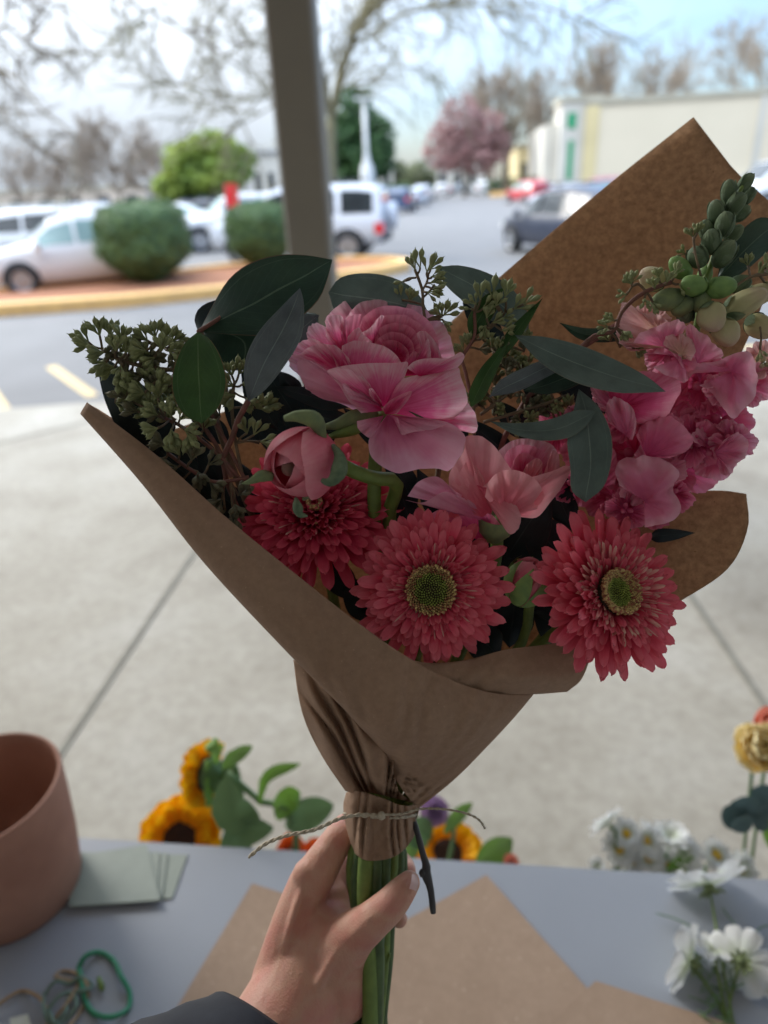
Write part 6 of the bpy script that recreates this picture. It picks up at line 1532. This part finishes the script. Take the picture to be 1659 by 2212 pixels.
# ------------------------------------------------------------------ kraft paper cone
pw = thing('wrapping_paper', 'folded brown kraft paper cone wrapped round the flowers', 'wrapping paper', P(830, 1500, .40))
def loft(rows, n, m, crumple=0.0, seed=0, sc=14.0, fold=0.0, fcx=832, fcy=1790):
    """rows: list of polylines of (x, y, depth)."""
    rr = [cr([tuple(p) for p in r], m) for r in rows]
    cols = [cr([tuple(r[j]) for r in rr], n) for j in range(m)]
    b = MB(); g = []
    for i in range(n):
        row = []
        for j in range(m):
            x, y, d = cols[j][i]
            if fold:
                ang = atan2(y - fcy, x - fcx) * (1 if fcy == 1790 else 5); rr_ = sqrt((x - 832) ** 2 + (y - 1790) ** 2) + (0 if fcy == 1790 else 200)
                u_ = ang * 5.5 + nz(ang * 2.5, rr_ / 260, seed) * 1.6; tr_ = abs((u_ % 1) * 2 - 1)
                d += fold * (tr_ ** 1.6 - .5) * max(0, 1 - rr_ / 520) * min(1, rr_ / 110)
            d += crumple * (mnoise.ridged_multi_fractal(Vector((x / 1659 * sc + seed, y / 1659 * sc, seed)), 1, 2, 3, 1, 2) - 1.2) * .5
            row.append(P(x, y, d))
        g.append(row)
    b.grid(g); return b
def solid(o, th=.0003):
    md = o.modifiers.new('thickness', 'SOLIDIFY'); md.thickness = th; md.offset = 0; return o
# inside of the sheet behind the flowers, from the left tip round the back to the tall right corner
back = loft([[(190, 872, .352), (320, 935, .395), (500, 885, .425), (690, 850, .435), (870, 780, .44), (1075, 602, .430), (1300, 410, .422), (1498, 253, .415)],
             [(250, 930, .360), (400, 1060, .40), (600, 1090, .425), (800, 1040, .435), (1000, 920, .435), (1250, 760, .425), (1450, 600, .415), (1580, 360, .400)],
             [(330, 1010, .366), (500, 1170, .40), (700, 1210, .42), (900, 1180, .43), (1150, 1080, .425), (1380, 900, .415), (1540, 720, .405), (1690, 505, .385)],
             [(480, 1160, .372), (640, 1320, .40), (800, 1340, .412), (960, 1330, .418), (1150, 1290, .415), (1330, 1200, .408), (1430, 1060, .398), (1500, 960, .388)],
             [(660, 1400, .385), (760, 1520, .40), (840, 1540, .408), (920, 1540, .41), (1020, 1520, .408), (1120, 1480, .405), (1200, 1420, .398), (1240, 1360, .390)],
             [(800, 1700, .40), (815, 1705, .402), (830, 1708, .404), (845, 1708, .404), (860, 1708, .404), (870, 1705, .402), (880, 1700, .40), (885, 1690, .398)]], 40, 60, .0016, 3, 10)
solid(back.build('back_sheet', M['kraft_in'], pw))
lobe = loft([[(1380, 1085, .378), (1480, 1064, .374), (1560, 1060, .372), (1612, 1067, .368)],
             [(1370, 1180, .376), (1470, 1140, .370), (1560, 1130, .366), (1616, 1138, .362)],
             [(1340, 1260, .376), (1430, 1230, .370), (1520, 1210, .366), (1578, 1222, .362)],
             [(1280, 1330, .378), (1360, 1320, .374), (1430, 1310, .370), (1494, 1284, .366)],
             [(1180, 1450, .388), (1200, 1450, .386), (1225, 1440, .384), (1250, 1420, .382)]], 22, 20, .001, 5)
solid(lobe.build('right_corner', M['kraft_in'], pw))
front = loft([[(188, 869, .348), (340, 985, .335), (480, 1110, .326), (620, 1225, .320), (760, 1335, .318), (862, 1408, .320), (960, 1462, .330), (1060, 1496, .342), (1152, 1500, .358)],
              [(180, 882, .345), (325, 1010, .330), (460, 1150, .321), (600, 1290, .314), (740, 1420, .312), (850, 1500, .314), (950, 1545, .326), (1050, 1560, .340), (1110, 1550, .358)],
              [(174, 893, .346), (310, 1045, .332), (440, 1208, .324), (590, 1370, .318), (720, 1500, .318), (830, 1590, .322), (930, 1620, .336), (1000, 1620, .350), (1060, 1604, .366)],
              [(174, 894, .352), (309, 1046, .345), (438, 1210, .345), (588, 1372, .345), (716, 1502, .345), (845, 1640, .352), (905, 1680, .366), (950, 1690, .378), (985, 1680, .386)],
              [(200, 905, .360), (330, 1050, .360), (450, 1205, .362), (600, 1370, .365), (730, 1500, .370), (868, 1704, .366), (885, 1726, .376), (900, 1741, .384), (908, 1743, .390)]], 70, 100, .0038, 7, 7, .006)
solid(front.build('front_fold', M['kraft'], pw))
panel = loft([[(634, 1425, .362), (680, 1452, .352), (740, 1500, .350), (800, 1560, .352), (850, 1620, .356)],
              [(646, 1510, .364), (690, 1530, .352), (745, 1570, .354), (800, 1620, .350), (850, 1660, .358)],
              [(664, 1570, .368), (705, 1600, .356), (750, 1620, .362), (800, 1670, .356), (858, 1700, .366)],
              [(700, 1640, .376), (730, 1660, .364), (765, 1660, .372), (805, 1690, .370), (866, 1715, .382)],
              [(746, 1708, .386), (770, 1715, .378), (795, 1712, .388), (830, 1718, .382), (895, 1735, .392)]], 60, 70, .0026, 9, 9, .017)
solid(panel.build('left_panel', M['kraft'], pw))
flap = loft([[(862, 1420, .330), (930, 1432, .336), (1010, 1425, .342), (1090, 1404, .346), (1180, 1392, .350), (1290, 1368, .356)],
             [(900, 1450, .330), (960, 1470, .334), (1030, 1460, .340), (1100, 1440, .340), (1180, 1435, .346), (1275, 1420, .354)],
             [(960, 1500, .336), (1010, 1502, .342), (1060, 1492, .344), (1110, 1470, .338), (1180, 1470, .346), (1255, 1468, .356)],
             [(1060, 1530, .352), (1085, 1525, .356), (1105, 1515, .358), (1130, 1502, .356), (1175, 1498, .360), (1225, 1494, .366)]], 30, 50, .0024, 11, 14, .008)
solid(flap.build('right_flap', M['kraft'], pw))
neck = loft([[(748, 1712, .386), (770, 1708, .370), (820, 1722, .372), (870, 1740, .376), (908, 1738, .396)],
             [(742, 1740, .392), (765, 1745, .376), (815, 1752, .374), (862, 1752, .378), (896, 1755, .394)],
             [(746, 1775, .393), (768, 1785, .377), (815, 1785, .375), (860, 1782, .379), (898, 1775, .394)],
             [(754, 1808, .393), (776, 1825, .377), (820, 1822, .375), (862, 1815, .379), (897, 1800, .394)],
             [(768, 1845, .394), (790, 1858, .380), (824, 1858, .378), (856, 1848, .380), (880, 1828, .392)]], 50, 80, .0070, 13, 20, .009, 832, 1150)
solid(neck.build('neck_gather', M['kraft'], pw))
nb = loft([[(748, 1712, .388), (800, 1700, .420), (850, 1705, .422), (908, 1738, .398)],
           [(746, 1775, .395), (790, 1775, .418), (850, 1775, .418), (898, 1775, .396)],
           [(768, 1845, .396), (800, 1850, .412), (850, 1850, .412), (880, 1828, .394)]], 12, 14, .002, 15)
solid(nb.build('neck_back', M['kraft'], pw))

# twine
tw = thing('twine', 'pale twisted twine tied round the neck of the paper with two loose ends', 'twine', P(820, 1760, .37))
def twisted(pts, r, name):
    q = cr(pts, 60); n_ = len(q); b = MB()
    ps = [P(*a) for a in q]
    for s in range(2):
        tp = []
        for i in range(n_):
            d = (ps[min(i + 1, n_ - 1)] - ps[max(i - 1, 0)]).normalized(); a, bb, _ = frame(d); ph = i * .95 + s * pi
            tp.append(ps[i] + (a * cos(ph) + bb * sin(ph)) * r * .55)
        b.tube(tp, r * .72, 6)
    return b.build(name, M['twine'], tw)
twisted([(538, 1851, .352), (575, 1822, .350), (620, 1805, .350), (680, 1792, .352), (735, 1768, .360), (780, 1760, .368), (826, 1762, .370)], .0009, 'long_end')
twisted([(826, 1760, .371), (870, 1758, .375), (905, 1748, .380), (960, 1748, .378), (1010, 1758, .376), (1036, 1772, .375), (1048, 1790, .375)], .0006, 'short_end')
twisted([(742, 1757, .391), (775, 1762, .375), (820, 1766, .373), (865, 1766, .377), (898, 1760, .393), (870, 1752, .416), (800, 1748, .418), (742, 1757, .391)], .0007, 'knot_loop')
b = MB(); b.ell(P(824, 1762, .370), (.0022, .0026), 10, 7); b.build('knot', M['twine'], tw)

# loose stem bundle in the fist and below it, and the dark twig
sb = thing('stem_bundle', 'bundle of green flower stems gripped in the fist and hanging below it', 'stems', P(820, 1950, .405))
rnd = random.Random(12)
for i, (x0, x1, x2, d, r, m_) in enumerate([(772, 770, 765, .396, .0034, 'stem_dark'), (790, 787, 800, .388, .0048, 'stem_green'), (812, 812, 812, .390, .0042, 'stem_dark'), (832, 826, 790, .392, .0036, 'stem_dark'), (850, 835, 815, .396, .0034, 'stem_green'), (864, 846, 822, .400, .0034, 'stem_dark'),
        (780, 786, 828, .404, .0034, 'stem_dark'), (800, 802, 806, .408, .0034, 'stem_dark'), (822, 818, 772, .410, .0036, 'stem_dark'), (846, 832, 784, .412, .0034, 'stem_dark'), (758, 768, 820, .402, .003, 'stem_green'), (872, 850, 796, .408, .003, 'stem_dark')]):
    ptube(sb, [(x0 * .6 + 328, 1790, d + .003), (x0, 1860, d), (x1, 1960, d), ((x1 + x2) / 2 + 4, 2080, d - .002), (x2, 2230, d - .004), (x2 - 2 + rnd.uniform(-6, 6), 2330, d - .006)], r * .95, m_, res=18, rough=.08, seed=i)
ptube(sb, [(815, 2100, .395), (832, 2082, .393), (842, 2060, .392)], [.0022, .0018, .0008], 'stem_green', name='side_shoot')
dt = thing('dark_twig', 'bare dark twig hanging down beside the fist', 'twig', P(915, 1880, .39))
b = MB(); q = cr([(890, 1760, .394), (902, 1800, .390), (915, 1850, .388), (921, 1870, .388), (920, 1885, .388), (930, 1920, .387), (936, 1972, .386)], 16)
b.tube([P(*a) for a in q], [.0016, .0016, .0017, .0017, .0019, .0018, .0019, .0021, .0026, .0030, .0028, .0022, .0020, .0019, .0020, .0016], 8)
b.build('stem', M['bucket'], dt)
b = MB(); b.ell(P(913, 1886, .387), (.0022, .003), 8, 6); b.build('node', M['bucket'], dt)

# ------------------------------------------------------------------ the hand holding it
pe = thing('person', 'left hand in a dark padded sleeve gripping the stems of the bouquet', 'person', P(650, 2150, .39))
cap = []   # (x, y, depth, radius in view units at that depth)
def chain(b, pts, n=14, res=5):
    q = cr([tuple(p) for p in pts], res * (len(pts) - 1) + 1)
    ps = [P(a[0], a[1], a[2]) for a in q]; rs = [a[3] * a[2] / F for a in q]
    d0 = (ps[0] - ps[1]).normalized(); d1 = (ps[-1] - ps[-2]).normalized()
    P0 = [ps[0] + d0 * rs[0] * k for k in (.98, .8, .45)]; R0 = [rs[0] * k for k in (.15, .6, .9)]
    P1 = [ps[-1] + d1 * rs[-1] * k for k in (.45, .8, .98)]; R1 = [rs[-1] * k for k in (.9, .6, .15)]
    b.tube(P0 + ps + P1, R0 + rs + R1, n)
hb = MB()
chain(hb, [(440, 2520, .350, 126), (560, 2310, .372, 118), (640, 2165, .394, 108), (675, 2080, .404, 98), (700, 2020, .408, 84)], 24)       # forearm and wrist
chain(hb, [(612, 2120, .402, 70), (640, 1990, .404, 52), (668, 1905, .408, 44)], 18)      # back of hand, index side
chain(hb, [(700, 2130, .400, 80), (706, 2020, .412, 70), (700, 1950, .418, 56)], 18)      # palm
chain(hb, [(640, 2060, .410, 60), (660, 1960, .416, 52), (690, 1900, .424, 44)], 18)
chain(hb, [(740, 2140, .396, 64), (752, 2060, .396, 60), (770, 2020, .392, 50)], 18)      # heel of the thumb
# index finger: knuckle, up beside the stems, then round behind them
chain(hb, [(672, 1905, .406, 46), (706, 1850, .406, 39), (733, 1808, .408, 33), (752, 1785, .418, 29), (790, 1790, .432, 27), (830, 1812, .432, 25), (856, 1836, .426, 23)], 16)
chain(hb, [(690, 1930, .420, 46), (725, 1880, .436, 36), (775, 1850, .446, 30), (830, 1850, .442, 27), (868, 1866, .426, 24), (878, 1882, .414, 22)], 16)
chain(hb, [(700, 1990, .424, 46), (735, 1935, .442, 34), (790, 1900, .450, 30), (845, 1905, .442, 26), (874, 1925, .424, 23)], 16)
chain(hb, [(712, 2050, .424, 42), (745, 1990, .440, 30), (795, 1960, .446, 26), (840, 1965, .436, 22), (862, 1985, .422, 19)], 16)
# thumb across the front of the stems
chain(hb, [(716, 2090, .396, 62), (752, 2030, .388, 52), (800, 1992, .380, 41), (842, 1955, .376, 36), (868, 1925, .376, 31), (884, 1906, .379, 25)], 20)
for (x_, y_, d_, r_) in ((663, 1888, .402, 32), (706, 1842, .402, 27), (806, 1984, .377, 37), (756, 2048, .386, 42)): hb.ell(P(x_, y_, d_), r_ * d_ / F, 14, 9)
chain(hb, [(600, 2110, .3905, 12), (632, 1990, .3915, 11), (662, 1900, .398, 12)], 10); chain(hb, [(680, 2140, .378, 12), (740, 2040, .3775, 12), (800, 1985, .3705, 12)], 10)
hand = hb.build('hand', M['skin'], pe)
md = hand.modifiers.new('fuse', 'REMESH'); md.mode = 'VOXEL'; md.voxel_size = .0014; md.use_smooth_shade = True
md = hand.modifiers.new('soften', 'SMOOTH'); md.factor = .5; md.iterations = 6
# thumb nail: on the far side of the tip, turned up and right
nl = loft([[(890, 1889, .3690), (896, 1889, .3715), (901, 1893, .3745)], [(888, 1904, .3628), (897, 1905, .3665), (904, 1908, .3720)], [(884, 1920, .3612), (893, 1922, .3648), (899, 1926, .3700)]], 8, 8)
nl.build('thumbnail', M['nail'], pe)
sl = MB(); rows = []
ax = cr([(250, 2760, .300, 215, 0), (350, 2500, .330, 225, 0), (430, 2375, .345, 212, 0), (500, 2290, .356, 186, 0), (552, 2232, .366, 132, 0), (570, 2205, .372, 112, 0), (566, 2212, .371, 100, 0), (545, 2250, .365, 100, 0)], 30)
ps = [P(a[0], a[1], a[2]) for a in ax]
dirv = (ps[18] - ps[2]).normalized(); a_, b_, _ = frame(dirv)
for i, p in enumerate(ps):
    R_ = ax[i][3] * ax[i][2] / F; row = []
    for k in range(44):
        ph = 2 * pi * k / 44
        w = 1 + .05 * nz(cos(ph) * 1.6 + i * .35, sin(ph) * 1.6, i * .2) + .05 * sin(i * 1.15 + 1.5 * nz(cos(ph) * 1.2, sin(ph) * 1.2)) * (i < 22)
        row.append(p + (a_ * cos(ph) + b_ * sin(ph)) * R_ * w)
    rows.append(row)
sl.grid(rows, closed=True); sl.build('sleeve', M['sleeve'], pe)
